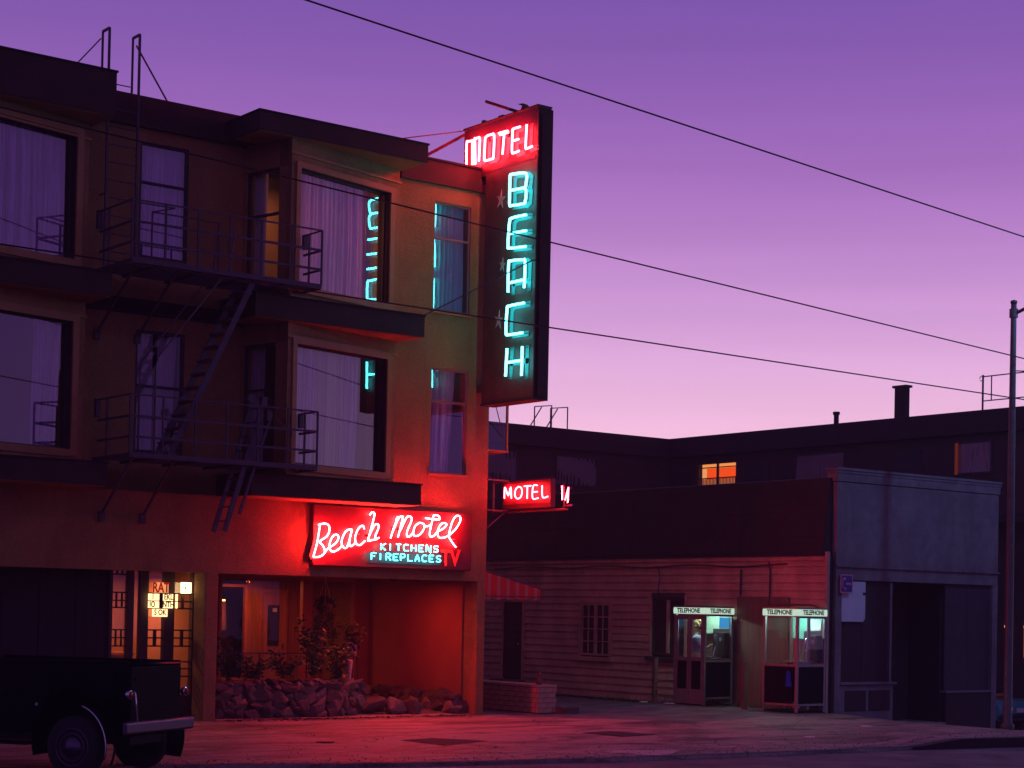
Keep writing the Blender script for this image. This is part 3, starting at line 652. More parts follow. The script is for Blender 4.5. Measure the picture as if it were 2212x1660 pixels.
MOTEL = [[(27.83,10.44),(27.84,10.87),(27.79,10.9),(27.67,10.89),(27.65,10.86),(27.64,10.43)],[(27.56,10.42),(27.59,10.88),(27.55,10.91),(27.48,10.91),(27.42,10.87),(27.44,10.46)],[(27.25,10.86),(27.19,10.89),(27.04,10.89),(26.97,10.85),(26.98,10.46),(27.03,10.43),(27.19,10.43),(27.26,10.47),(27.25,10.86)],[(26.83,10.87),(26.55,10.86)],[(26.79,10.83),(26.53,10.83)],[(26.66,10.82),(26.7,10.45)],[(26.17,10.86),(26.37,10.86),(26.4,10.82),(26.41,10.46),(26.36,10.41),(26.19,10.42)],[(26.35,10.64),(26.21,10.64)],[(25.98,10.86),(26.0,10.46),(25.96,10.42),(25.8,10.43)]]
BEACH = [[(26.45,9.47),(26.45,9.97),(26.38,10.02),(26.03,9.98),(25.95,9.92),(25.98,9.73),(26.05,9.71),(26.41,9.73)],[(26.05,9.71),(25.96,9.65),(25.98,9.45),(26.05,9.42),(26.45,9.45)],[(25.94,9.2),(26.36,9.21),(26.44,9.14),(26.47,8.73),(26.41,8.66),(25.93,8.62)],[(26.43,8.93),(25.93,8.91)],[(26.44,7.85),(26.44,8.37),(26.37,8.42),(26.02,8.39),(25.95,8.34),(25.96,7.87)],[(26.42,8.02),(25.95,8.02)],[(25.95,7.59),(26.39,7.59),(26.46,7.54),(26.48,7.12),(26.4,7.06),(25.98,7.05)],[(26.44,6.81),(26.47,6.3)],[(25.98,6.8),(25.99,6.27)],[(26.45,6.55),(25.98,6.55)]]
SMALL = [[(27.64,4.14),(27.63,4.35),(27.52,4.19),(27.45,4.35),(27.42,4.13)],[(27.2,4.35),(27.29,4.3),(27.31,4.18),(27.23,4.12),(27.13,4.15),(27.09,4.24),(27.12,4.32),(27.2,4.35)],[(27.03,4.35),(26.82,4.35)],[(26.93,4.35),(26.93,4.11)],[(26.63,4.35),(26.75,4.34),(26.76,4.11),(26.59,4.11)],[(26.75,4.23),(26.62,4.23)],[(26.48,4.34),(26.46,4.12),(26.3,4.13)]]
SMALLN = [[(25.885,4.31),(25.875,4.05)],[(25.79,4.04),(25.70,4.27)],[(25.70,4.27),(25.715,3.99)]]
GLASSOFF = mat('neon_stand_off', (0.25, 0.22, 0.22), 0.4, 0)
def neon(name, strokes, fn, r, m, parent, sub=4, seg=7):
    """one object per letter tube run; every tube stands off its panel"""
    for st in strokes:
        pts = smoothpts([fn(a, b) for a, b in st], sub) if len(st) > 2 else [Vector(fn(a, b)) for a, b in st]
        MB().tube(pts, r, seg).build(name, m, parent, smooth=True)

# --- the tall projecting sign
big = thing('tall_motel_sign', 'tall dark projecting sign reading MOTEL BEACH in red and cyan neon', 'neon sign', (20.3, 27.5, 5.85))
prof = [(27.38, 5.86), (25.80, 5.86), (25.80, 11.22), (26.1, 11.22), (28.10, 11.22), (28.10, 10.20), (27.38, 10.20)]
MB().prism([(25.80, 5.86), (27.38, 5.86), (27.38, 10.20), (28.10, 10.20), (28.10, 11.20), (25.80, 11.20)], lambda p: (20.15, p[0], p[1]), lambda p: (20.45, p[0], p[1])).build('cabinet', SIGNDK, big)
f = MB()
f.box(20.13, 20.47, 25.77, 25.80, 5.83, 11.16); f.box(20.13, 20.47, 25.80, 28.12, 11.20, 11.225); f.box(20.13, 20.47, 25.8, 27.4, 5.83, 5.86)
f.build('edge_trim', FASCIA, big)
MB().box(20.2, 20.4, 25.74, 25.77, 5.9, 11.05).build('edge_trim', FASCIA, big)
for k, (a, b) in enumerate(((28.10, 25.86),)):
    for X0, X1 in ((20.144, 20.149), (20.451, 20.456)): MB().box(X0, X1, 25.86, 28.07, 10.24, 11.15).build('name_panel', SIGNRED, big)
def letterface(strokes, X0, X1, wdt, m, parent, mir=False):
    for st in strokes:
        mb = MB()
        for (a, b), (c, d) in zip(st, st[1:]):
            v = Vector((c - a, d - b)); 
            if v.length < 1e-4: continue
            n_ = Vector((-v.y, v.x)).normalized() * wdt / 2; e = v.normalized() * wdt * 0.42
            q = [(a - e.x + n_.x, b - e.y + n_.y), (c + e.x + n_.x, d + e.y + n_.y), (c + e.x - n_.x, d + e.y - n_.y), (a - e.x - n_.x, b - e.y - n_.y)]
            j = 0.0006 * (len(mb.v) / 8 % 7)
            mb.prism(q, lambda p: (X0 - (j if X0 < 20.3 else 0), p[0], p[1]), lambda p: (X1 + (j if X1 > 20.3 else 0), p[0], p[1]))
        mb.build('painted_letter', m, parent)
mirY = lambda st, c: [[(2 * c - a, b) for a, b in s] for s in st]
CYF = mat('teal_lit_letter_paint', (0.035, 0.26, 0.26), 0.5, 0.1, 8)  # cream letters with the teal neon light put into their colour
letterface(MOTEL, 20.134, 20.14, 0.10, mat('pink_letter_paint', (0.45, 0.16, 0.14), 0.5, 0.1, 8), big)
letterface(BEACH, 20.140, 20.147, 0.10, CYF, big)
neon('neon_tube', MOTEL, lambda a, b: (20.02, a, b), 0.019, NEONR, big)
for dy in (-0.03,): neon('neon_tube', [MOTEL[0][-2:], MOTEL[1][:2]], lambda a, b: (20.018, a - 0.02, b), 0.015, NEONR, big)
neon('neon_tube', BEACH, lambda a, b: (20.02, a, b), 0.023, NEONC, big)
neon('neon_tube', mirY(MOTEL, 26.95), lambda a, b: (20.58, a, b), 0.0155, NEONR, big, sub=2, seg=5)
neon('neon_tube', mirY(BEACH, 26.4), lambda a, b: (20.58, a, b), 0.0165, NEONC, big, sub=2, seg=5)
for st in BEACH + MOTEL:
    for a, b in (st[0], st[-1]): MB().cyl((20.03, a, b), (20.147, a, b), 0.007, 6).build('tube_support', GLASSOFF, big)
STARM = mat('faded_star', (0.48, 0.36, 0.32), 0.7, 0.2, 9)
for cy, cz, r in ((26.89, 9.66, 0.19), (26.80, 8.42, 0.14), (26.88, 7.40, 0.19)):
    q = []
    for i in range(10):
        t = math.pi / 2 + i * math.pi / 5 + 0.15; rr = r if i % 2 == 0 else r * 0.36
        q.append((cy + rr * math.cos(t) * 0.75, cz + rr * math.sin(t)))
    MB().prism(q, lambda p: (20.142, p[0], p[1]), lambda p: (20.149, p[0], p[1])).build('star', STARM, big)
# torn sheet metal, struts and guy wires that hold it
MB().prism([(26.55, 11.22), (26.45, 11.40), (26.62, 11.42), (26.35, 11.36), (26.22, 11.25)], lambda p: (20.28, p[0], p[1]), lambda p: (20.31, p[0], p[1])).build('bent_sheet', SIGNDK, big)
MB().bar((20.3, 26.55, 11.25), (19.9, 27.1, 11.50), 0.05).build('strut', SIGNRED, big)
MB().box(20.2, 20.35, 26.95, 27.1, 11.225, 11.28).build('clip', SIGNDK, big); MB().box(20.2, 20.35, 27.55, 27.62, 11.225, 11.30).build('clip', SIGNDK, big)
MB().bar((20.2, 28.05, 11.15), (19.0, 28.9, 10.30), 0.05).build('strut', SIGNRED, big)
MB().bar((20.2, 28.0, 11.19), (18.6, 28.4, 10.8), 0.018).build('guy_wire', IRON, big)
MB().cyl((18.33, 26.72, 7.25), (20.1, 25.85, 8.36), 0.014, 6).build('guy_wire', IRON, big)
MB().cyl((20.1, 25.85, 8.36), (20.3, 25.77, 8.42), 0.016, 6).build('guy_wire', IRON, big)
MB().box(20.2, 20.4, 27.38, 27.6, 9.9, 10.05).build('bracket', IRON, big); MB().box(20.2, 20.4, 27.38, 27.6, 6.1, 6.25).build('bracket', IRON, big)
MB().cyl((20.48, 27.55, 6.3), (21.15, 27.98, 5.35), 0.01, 6).build('guy_wire', IRON, big)

# --- Beach Motel fascia sign
fs = thing('entrance_neon_sign', 'wide red panel with Beach Motel in red script neon over the carport', 'neon sign', (18.3, 27.5, 2.7))
MB().box(16.58, 20.05, 27.46, 27.598, 2.72, 3.80).build('cabinet', SIGNRED, fs, bevel=0.01)
neon('neon_tube', SCRIPT, lambda a, b: (a, 27.37, b), 0.0125, NEONR3, fs, sub=4)
LP = mat('script_letter_paint', (0.20, 0.055, 0.04), 0.5, 0.1, 8)
for st in SCRIPT:
    mb = MB(); P_ = smoothpts([(a, 0, b) for a, b in st], 3) if len(st) > 2 else [Vector((a, 0, b)) for a, b in st]
    for i, (p, q) in enumerate(zip(P_, P_[1:])):
        v = q - p
        if v.length < 1e-4: continue
        n_ = Vector((-v.z, 0, v.x)).normalized() * 0.035; e = v.normalized() * 0.012
        y = 27.455 - 0.0004 * (i % 5)
        mb.add([(p.x - e.x + n_.x, y, p.z - e.z + n_.z), (q.x + e.x + n_.x, y, q.z + e.z + n_.z), (q.x + e.x - n_.x, y, q.z + e.z - n_.z), (p.x - e.x - n_.x, y, p.z - e.z - n_.z)], [(0, 1, 2, 3)])
    mb.build('painted_letter', LP, fs)
ST = {'K': [[(0, 0), (0, 1)], [(.6, 1), (.08, .5), (.6, 0)]], 'I': [[(.2, 0), (.2, 1)]], 'T': [[(0, 1), (.6, 1)], [(.3, 1), (.3, 0)]],
      'C': [[(.6, .95), (.2, 1), (0, .75), (0, .25), (.2, 0), (.6, .05)]], 'H': [[(0, 0), (0, 1)], [(.6, 0), (.6, 1)], [(0, .5), (.6, .5)]],
      'E': [[(.6, 1), (.1, 1), (0, .9), (0, .1), (.1, 0), (.6, 0)], [(0, .5), (.45, .5)]], 'N': [[(0, 0), (0, 1), (.1, 1), (.5, 0), (.6, 0), (.6, 1)]],
      'S': [[(.6, .9), (.35, 1), (.05, .85), (.1, .6), (.5, .42), (.58, .15), (.3, 0), (0, .1)]], 'F': [[(.6, 1), (0, 1), (0, 0)], [(0, .55), (.42, .55)]],
      'R': [[(0, 0), (0, 1), (.45, 1), (.6, .8), (.45, .55), (.05, .52)], [(.25, .5), (.62, 0)]], 'P': [[(0, 0), (0, 1), (.45, 1), (.6, .8), (.45, .52), (.05, .5)]],
      'L': [[(0, 1), (0, .08), (.1, 0), (.6, 0)]], 'A': [[(0, 0), (.3, 1), (.6, 0)], [(.12, .38), (.48, .38)]]}
def neon_word(wd, x0, x1, z0, z1, dz, hgt):
    n = len(wd); st = (x1 - x0) / (n - 0.35)
    for i, ch in enumerate(wd):
        zz = z0 + dz * i / n
        neon('neon_tube', [[(x0 + st * (i + a * 1.0), zz + b * hgt) for a, b in s] for s in ST[ch]], lambda a, b: (a, 27.36, b), 0.0095, NEONC2, fs, sub=2, seg=6)
neon_word('KITCHENS', 17.95, 19.22, 3.04, 0, 0.0, 0.115)
neon_word('FIREPLACES', 17.75, 19.28, 2.86, 0, 0.0, 0.115)
B('letter_backing', mat('teal_backing', (0.02, 0.07, 0.08), 0.5, 0.3, 6), fs, 17.72, 19.34, 27.455, 27.459, 2.80, 3.0)
text_mesh('TV', 0.42, mat('red_painted_letters', (0.85, 0.10, 0.07), 0.5, 0), 'painted_letter', fs, face_mtx((19.56, 27.452, 2.93), (1, 0, 0)), xs=0.85, bold=0.012)
for x in (16.9, 17.5, 18.3, 19.0, 19.6): MB().cyl((x, 27.37, 3.3), (x, 27.46, 3.3), 0.008, 6).build('tube_support', GLASSOFF, fs)

# --- the small hanging sign at the corner
sm = thing('corner_motel_sign', 'small red neon sign reading MOTEL on a pipe arm at the motel corner', 'neon sign', (20.9, 27.5, 3.9))
MB().box(21.0, 21.12, 26.30, 27.78, 3.93, 4.46).build('cabinet', SIGNRED, sm, bevel=0.008)
MB().box(20.995, 20.999, 26.3, 27.74, 4.02, 4.42).build('name_panel', mat('sign_face_dark', (0.16, 0.02, 0.02), 0.5, 0.1, 6), sm)
neon('neon_tube', SMALL, lambda a, b: (20.94, a, b), 0.0125, NEONR2, sm)
neon('neon_tube', mirY(SMALL, 27.04), lambda a, b: (21.19, a, b), 0.0125, NEONR2, sm, sub=2, seg=5)
MB().cyl((21.06, 28.15, 3.885), (21.06, 25.84, 3.885), 0.025, 10).build('arm', SIGNRED, sm)
MB().cyl((21.06, 28.15, 4.47), (21.06, 26.3, 4.47), 0.015, 8).build('arm', SIGNRED, sm)
MB().cyl((21.06, 28.15, 3.86), (21.06, 28.15, 4.50), 0.02, 8).build('upright', IRON, sm)
MB().bar((20.48, 27.60, 3.90), (21.06, 27.62, 3.90), 0.025).build('bracket', IRON, sm); MB().bar((20.48, 27.60, 4.48), (21.06, 27.62, 4.48), 0.025).build('bracket', IRON, sm)
MB().bar((20.5, 27.6, 3.55), (21.06, 27.75, 3.9), 0.02).build('bracket', IRON, sm)
nn = thing('neon_arrow_end', 'short bent red neon piece hanging free right of the small corner sign', 'neon sign', (21.0, 25.8, 3.95))
MB().box(20.99, 21.03, 25.64, 25.92, 3.93, 3.96).build('bracket', IRON, nn)
neon('neon_tube', SMALLN, lambda a, b: (20.94, a, b), 0.012, NEONR2, nn)
MB().cyl((21.01, 25.9, 3.9), (21.01, 25.9, 4.3), 0.012, 6).build('upright', IRON, nn)
for a, b in (SMALLN[0][0], SMALLN[1][1]): MB().cyl((20.94, a, b), (21.01, 25.9 if a > 25.8 else a, b), 0.007, 6).build('tube_support', GLASSOFF, nn)

# ================================================================ FIRE ESCAPE
fe = thing('fire_escape', 'iron fire escape with two landings and stairs across the motel front', 'fire escape', (14.2, 27.7, 4.3))
YF = 26.35
def landing(z, x0, x1, tag_z):
    rails = []
    for zz, wd in ((z + 0.94, 0.026), (z + 0.60, 0.038), (z + 0.27, 0.038)):
        MB().bar((x0, YF, zz), (x1, YF, zz), 0.02, wd).build('rail', IRON, fe)
        MB().bar((x0, YF, zz), (x0, 27.55, zz), 0.02, wd).build('rail', IRON, fe)
        MB().bar((x1, YF, zz), (x1, 26.95, zz), 0.02, wd).build('rail', IRON, fe)
    for x in lin(x0, x1, 6): MB().bar((x, YF, z), (x, YF, z + 0.94), 0.028).build('post', IRON, fe)
    MB().bar((x0, 27.2, z), (x0, 27.2, z + 0.94), 0.028).build('post', IRON, fe)
    MB().bar((x1, YF + 0.42, z), (x1, YF + 0.42, z + 0.94), 0.03).build('post', IRON, fe)
    # hooked ends bolted to the wall
    MB().bar((x0, 27.55, z + 0.94), (x0, 27.6, z + 0.78), 0.03).build('wall_hook', IRON, fe)
    MB().box(x0 - 0.04, x0 + 0.04, 27.54, 27.62, z + 0.66, z + 0.96).build('wall_hook', IRON, fe)
    MB().box(x1 - 0.03, x1 + 0.05, 26.90, 26.97, z + 0.70, z + 0.95).build('wall_hook', IRON, fe)
    # floor of flat bars with an edge channel
    MB().box(x0, x1, YF - 0.02, YF + 0.02, z - 0.06, z + 0.02).build('edge_channel', IRON, fe)
    MB().box(x0, x0 + 0.04, YF, 27.74, z - 0.07, z + 0.01).build('edge_channel', IRON, fe)
    MB().box(x1 - 0.04, x1, YF, 26.9, z - 0.07, z + 0.01).build('edge_channel', IRON, fe)
    for i, y in enumerate(lin(YF + 0.06, 27.68, 17)):
        xe = x1 - 0.04 if y < 26.75 else 15.5
        MB().box(x0 + 0.04, xe, y - 0.012, y + 0.012, z - 0.03, z).build('slat', IRON, fe)
    for x in lin(x0 + 0.5, 15.3, 3): MB().box(x - 0.02, x + 0.02, YF + 0.02, 27.72, z - 0.07, z - 0.031).build('cross_bar', IRON, fe)
landing(7.45, 12.46, 15.96, 1); landing(4.36, 12.50, 15.95, 0)
for z, zb in ((7.40, 6.45), (4.30, 3.42)):
    for x in (12.62, 13.35):
        MB().bar((x, YF + 0.15, z), (x, 27.6 if z < 5 else 27.95, zb), 0.035).build('brace', IRON, fe)
        MB().box(x - 0.05, x + 0.05, 27.55 if z < 5 else 27.90, 27.6 if z < 5 else 27.95, zb - 0.1, zb + 0.06).build('brace_foot', IRON, fe)
# stair between the landings
a0, a1 = Vector((14.75, 0, 7.42)), Vector((13.28, 0, 4.38))
for y in (26.50, 27.0): MB().bar((a0.x, y, a0.z), (a1.x, y, a1.z), 0.025, 0.10, upd=(1, 0, 0.5)).build('stringer', IRON, fe)
for i in range(1, 13):
    p = a0.lerp(a1, i / 13); MB().box(p.x - 0.10, p.x + 0.09, 26.51, 26.99, p.z - 0.01, p.z + 0.015).build('tread', IRON, fe)
for y in (26.46, 27.04):
    MB().tube([(14.35, y, 8.2), (14.27, y, 7.55), (13.02, y, 5.95), (12.98, y, 5.8), (12.98, y, 4.4)], 0.014, 6).build('handrail', IRON, fe)
# well cover frame on the upper landing
for p, q in (((12.9, 26.55, 8.28), (13.3, 26.55, 8.40)), ((12.9, 26.55, 8.28), (14.1, 26.55, 8.28)), ((12.9, 26.55, 8.28), (12.9, 26.55, 7.45)), ((13.3, 26.55, 8.40), (12.5, 26.55, 8.40)), ((14.1, 26.55, 8.28), (14.1, 26.55, 7.45))):
    MB().bar(p, q, 0.022).build('well_rail', IRON, fe)
# the counterbalanced drop ladder
for y, x0 in ((26.42, 14.92), (26.80, 14.92)):
    MB().bar((x0, y, 5.35), (x0 - 0.66, y, 3.20), 0.035, 0.075, upd=(1, 0, .3)).build('ladder_rail', IRON, fe)
for y in (26.46, 26.76): MB().bar((15.12, y, 5.2), (14.55, y, 3.5), 0.025, 0.05, upd=(1, 0, .3)).build('ladder_guide', IRON, fe)
for i in range(9):
    t = i / 9 + 0.03; MB().cyl((14.92 - 0.66 * t, 26.42, 5.35 - 2.15 * t), (14.92 - 0.66 * t, 26.80, 5.35 - 2.15 * t), 0.012, 6).build('rung', IRON, fe)
MB().cyl((14.7, 26.38, 5.42), (14.7, 26.5, 5.42), 0.075, 14).build('pulley', IRON, fe, smooth=False)
for x, z in ((14.95, 5.42), (15.05, 5.2)): MB().box(x - 0.05, x + 0.05, 26.4, 26.5, z - 0.12, z + 0.05).build('counterweight', IRON, fe)
MB().tube([(14.7, 26.38, 5.5), (15.6, 26.6, 4.9), (15.5, 26.5, 5.2)], 0.008, 5).build('cable', IRON, fe)
# wall ladder up over the roof edge with its goosenecks
YL = 27.52
for x in (12.53, 13.07):
    MB().bar((x, YL, 7.45), (x, YL, 11.42), 0.035).build('ladder_rail', IRON, fe)
    MB().bar((x, YL, 11.42), (x, 27.78, 11.42), 0.035).build('gooseneck', IRON, fe)
    MB().bar((x, 27.78, 11.42), (x, 27.78, 10.5), 0.03).build('gooseneck', IRON, fe)
MB().bar((12.50, 27.78, 11.3), (11.75, 28.2, 10.3), 0.018).build('stay', IRON, fe)
MB().bar((13.05, 27.6, 11.25), (14.15, 28.2, 10.3), 0.022).build('stay', IRON, fe)
MB().bar((12.3, 27.8, 10.6), (13.05, 27.8, 10.6), 0.015).build('stay', IRON, fe)
for z in lin(7.75, 10.1, 8): MB().cyl((12.53, YL, z), (13.07, YL, z), 0.011, 6).build('rung', IRON, fe)
for x in (12.53, 13.07): MB().bar((x, YL, 8.7), (x, 27.75, 8.7), 0.02).build('wall_hook', IRON, fe)
# ================================================================ STONE PLANTERS, BRICK WALL
def stone_mesh(seed):
    rnd = random.Random(seed); bm = bmesh.new()
    for i in range(15):
        v = Vector((rnd.gauss(0, 1), rnd.gauss(0, 1), rnd.gauss(0, 1))).normalized()
        k = max(abs(v.x), abs(v.y), abs(v.z)); v = v.lerp(v / k, 0.65) * rnd.uniform(.40, .52); bm.verts.new(v)
    r_ = bmesh.ops.convex_hull(bm, input=bm.verts); bmesh.ops.delete(bm, geom=[g for g in r_['geom_interior'] if isinstance(g, bmesh.types.BMVert)], context='VERTS')
    me = bpy.data.meshes.new('stone'); bm.to_mesh(me); bm.free(); return me
SM = [stone_mesh(i) for i in range(9)]
SMM = []
for i, me in enumerate(SM):
    for m in STONE:
        c = me.copy(); c.materials.append(m); SMM.append(c)
def stone(parent, x, y, z, sx, sy, sz, rnd):
    o = bpy.data.objects.new('stone', rnd.choice(SMM)); col.objects.link(o); o.parent = parent
    o.location = Vector((x, y, z)) - parent.location
    b = o.modifiers.new('b', 'BEVEL'); b.width = 0.06; b.segments = 2; b.limit_method = 'ANGLE'
    o.scale = (sx, sy, sz); o.rotation_euler = (rnd.uniform(-.3, .3), rnd.uniform(-.9, .9), rnd.uniform(-.3, .3)); return o
rnd = random.Random(3)
pl = thing('stone_planter', 'waist-high planter of rough field stones between the piers of the carport', 'planter', (16.3, 28.1, 0))
MB().prism([(14.82, 27.86), (17.3, 27.86), (18.3, 28.3), (18.3, 29.2), (14.82, 29.2)], lambda p: (p[0], p[1], 0), lambda p: (p[0], p[1], 0.58)).build('core', MORTAR, pl)
MB().prism([(14.82, 27.9), (17.2, 27.9), (18.1, 28.35), (18.1, 29.1), (14.82, 29.1)], lambda p: (p[0], p[1], 0.58), lambda p: (p[0], p[1], 0.62)).build('soil', mat('soil', (0.04, 0.025, 0.02), 0.95, 0.3, 20, 0.6, 40), pl)
rows = [(0.09, 0.24), (0.24, 0.26), (0.39, 0.25), (0.54, 0.22)]
for z, s0 in rows:
    x = 14.90
    while x < 18.1:
        s = s0 * rnd.uniform(0.55, 1.6); y = 27.84 if x < 17.3 else 27.84 + (x - 17.3) * 0.5
        stone(pl, x + s / 2, y, z + rnd.uniform(-.03, .03), s * 1.25, 0.17 * rnd.uniform(.7, 1.3), s0 * rnd.uniform(.95, 1.3), rnd); x += s * 0.92
x = 14.95
while x < 17.9:
    s = rnd.uniform(.18, .34); stone(pl, x + s / 2, 27.9 if x < 17.3 else 28.2, 0.61, s * 1.15, .34, .12, rnd); x += s
for x, y, s in ((18.35, 28.1, .42), (18.75, 28.0, .36), (19.1, 27.95, .30), (18.6, 28.5, .4), (18.3, 28.7, .42)): stone(pl, x, y, 0.15, s * 1.4, s, .42, rnd)
pr_ = thing('stone_border', 'low border of rounded stones along the foot of the red carport wall', 'planter', (20.1, 29.5, 0))
B('core', MORTAR, pr_, 19.95, 20.26, 27.8, 31.1, 0.0, 0.26)
y = 27.75
while y < 31.2:
    s = rnd.uniform(.3, .5)
    stone(pr_, 20.0, y + s / 2, 0.13, .34, s * 1.15, .36, rnd)
    if rnd.random() < .85: stone(pr_, 20.08, y + s / 2 + .05, 0.32, .36, s * 1.1, .26, rnd)
    y += s * .85
# white-painted brick wall beside the drive
bw = thing('brick_wall', 'low painted brick wall running back from the motel corner', 'wall', (22.0, 28.5, 0))
B('core', MORTAR, bw, 21.83, 22.26, 27.60, 30.9, 0, 0.50)
BM1 = {}
def brick(x0, x1, y0, y1, z0, z1):
    k = (round(x1 - x0, 3), round(y1 - y0, 3), round(z1 - z0, 3))
    if k not in BM1:
        o = MB().box(-k[0] / 2, k[0] / 2, -k[1] / 2, k[1] / 2, -k[2] / 2, k[2] / 2).build('brick', BRICKW, None); BM1[k] = o.data; bpy.data.objects.remove(o)
    o = bpy.data.objects.new('brick', BM1[k]); col.objects.link(o); o.parent = bw
    o.location = Vector(((x0 + x1) / 2 + random.uniform(-.004, .004), (y0 + y1) / 2 + random.uniform(-.003, .003), (z0 + z1) / 2)) - bw.location
for r in range(5):
    z = 0.01 + r * 0.098; off = 0.0 if r % 2 else 0.17
    y = 27.60 + 0.03
    first = True
    while y < 30.9:
        e = min(y + (0.33 if not (first and off) else 0.17), 30.9); 
        if e - y > 0.05: brick(21.79, 21.85, y, e - 0.012, z, z + 0.086)
        y = e; first = False
    x = 21.80; first = True
    while x < 22.24:
        e = min(x + (0.15 if first and off else 0.22), 22.26); brick(x, e - 0.01, 27.56, 27.62, z, z + 0.086); x = e; first = False
y = 27.58
while y < 30.8: brick(21.78, 22.28, y, y + 0.22, 0.503, 0.548); y += 0.232
B('base_kerb', MORTAR, bw, 22.26, 22.62, 27.3, 27.9, -0.02, 0.12)
t = thing('stone_cat', 'small worn cat figure sitting on the end of the brick wall', 'ornament', (21.95, 27.72, 0.55))
cb_ = MB().lathe([(0.055, 0.55), (0.065, 0.59), (0.058, 0.66), (0.038, 0.72), (0.03, 0.735)], (21.95, 27.72, 0), 12)
cb_.lathe([(0.005, 0.715), (0.036, 0.73), (0.042, 0.76), (0.034, 0.785), (0.005, 0.795)], (21.95, 27.70, 0), 12)
for q in (-.022, .022): cb_.lathe([(0.014, 0.78), (0.002, 0.812)], (21.95, 27.70 + q, 0), 6)
cb_.tube([(21.99, 27.76, .56), (22.0, 27.82, .565), (21.95, 27.85, .57)], .012, 6)
cb_.build('figure', MORTAR, t, smooth=True)
t = thing('garden_chair', 'white garden chair frame behind the low brick wall', 'chair', (21.3, 29.6, 0))
fr = MB()
for x, y in ((21.1, 29.4), (21.5, 29.4), (21.1, 29.85), (21.5, 29.85)): fr.bar((x, y, 0), (x, y, 0.72 if y < 29.6 else 0.42), 0.03)
fr.build('leg', PALE, t); MB().box(21.08, 21.52, 29.38, 29.87, 0.40, 0.43).build('seat', PALE, t)
MB().box(21.08, 21.52, 29.38, 29.41, 0.55, 0.72).build('backrest', PALE, t)

# awning on the side entrance
aw = thing('striped_awning', 'red and white striped awning with scalloped valance past the motel corner', 'awning', (20.5, 28.6, 2.3))
RS = cloth('awning_red', (0.62, 0.06, 0.05), 0.25); WS = cloth('awning_white', (0.52, 0.22, 0.2), 0.25)
Y0, Y1 = 28.6, 30.6; xa, xb = 20.52, 22.62; za, zb, zv = 2.92, 2.44, 2.24
n = 27
for i in range(n):
    a = xa + (xb - xa) * i / n; b = xa + (xb - xa) * (i + 1) / n; ta = za + (zb - za) * i / n; tb = za + (zb - za) * (i + 1) / n
    m = WS if i % 3 == 1 else RS
    mb = MB(); k = 6
    vs = []; 
    for j in range(k + 1):
        x = a + (b - a) * j / k; tz = ta + (tb - ta) * j / k; vs += [(x, Y0, tz), (x, Y0, zv - 0.045 * abs(math.sin(math.pi * (x - xa) / 0.30)))]
    mb.add(vs, [(2 * j, 2 * j + 1, 2 * j + 3, 2 * j + 2) for j in range(k)])
    mb.add([(a, Y0, ta), (b, Y0, tb), (b, Y1, tb), (a, Y1, ta)], [(0, 1, 2, 3)])
    mb.build('stripe', m, aw)
MB().add([(xb, Y0, zb), (xb, Y1, zb), (xb + 0.03, Y1, zv), (xb + 0.03, Y0, zv)], [(0, 1, 2, 3)]).build('valance', RS, aw)
f = MB(); f.cyl((xa, Y0, za), (xb, Y0, zb), 0.012, 6); f.cyl((xa, Y0, zv + .03), (xb, Y0, zv + .03), 0.012, 6); f.cyl((xb, Y0, zb), (xb, Y1, zb), 0.012, 6); f.build('frame', IRON, aw)

# ================================================================ CLAPBOARD BUILDING (faces the drive)
cb = thing('clapboard_building', 'low white clapboard building with black upper wall behind the telephone booths', 'building', (27.1, 31, 0))
XW = 27.1
B('wall', DKBOARD, cb, XW + 0.02, XW + 0.2, 24.98, 38, -0.3, 3.2)
openings = [(31.62, 32.66, 0.98, 2.20), (29.1, 30.18, 1.06, 2.33), (34.88, 35.70, 0.30, 2.22)]
zr = 0.02; k = 0
while zr < 3.12:
    hh = 0.166
    segs = [(25.0, 38.0)]
    for o0, o1, a, b in openings:
        if a - 0.06 < zr + hh / 2 < b + 0.06:
            ns = []
            for s0, s1 in segs:
                if o0 - 0.08 > s0 and o1 + 0.08 < s1: ns += [(s0, o0 - 0.08), (o1 + 0.08, s1)]
                else: ns.append((s0, s1))
            segs = ns
    for s0, s1 in segs:
        cuts = [s0, s1]
        if s1 - s0 > 3:
            c = s0 + (s1 - s0) * random.uniform(.3, .7); cuts = [s0, c, s1]
        for c0, c1 in zip(cuts, cuts[1:]):
            j = random.uniform(-.004, .004)
            MB().prism([(XW + 0.02, zr), (XW - 0.042 + j, zr + 0.004), (XW - 0.010 + j, zr + hh + 0.004), (XW + 0.02, zr + hh + 0.004)],
                       lambda p: (p[0], c0 + 0.002, p[1]), lambda p: (p[0], c1 - 0.002, p[1])).build('board', WOODW, cb)
    zr += hh
B('eave_board', WOODW, cb, XW - 0.07, XW + 0.02, 24.99, 37.9, 3.13, 3.21)
MB().prism([(27.0, 3.21), (27.02, 3.26), (27.22, 4.80), (27.5, 4.84), (30, 4.9), (30, 3.25), (27.1, 3.21)], lambda p: (p[0], 25.02, p[1]), lambda p: (p[0], 38, p[1])).build('roof', DARK, cb)
LAPM = mat('tar_paper', (0.014, 0.010, 0.014), 0.8, 0.5, 2, 0.4, 14)
for i in range(9):
    z0 = 3.28 + i * 0.168; x0 = 27.02 + (z0 - 3.26) * 0.13
    y = 25.03
    while y < 37.9:
        e = min(y + random.uniform(2.2, 3.4), 37.95)
        MB().prism([(x0 + .02, z0), (x0 - .014, z0), (x0 + .018, z0 + .165), (x0 + .04, z0 + .165)], lambda p: (p[0], y, p[1]), lambda p: (p[0], e - .01, p[1])).build('paper_strip', LAPM, cb); y = e
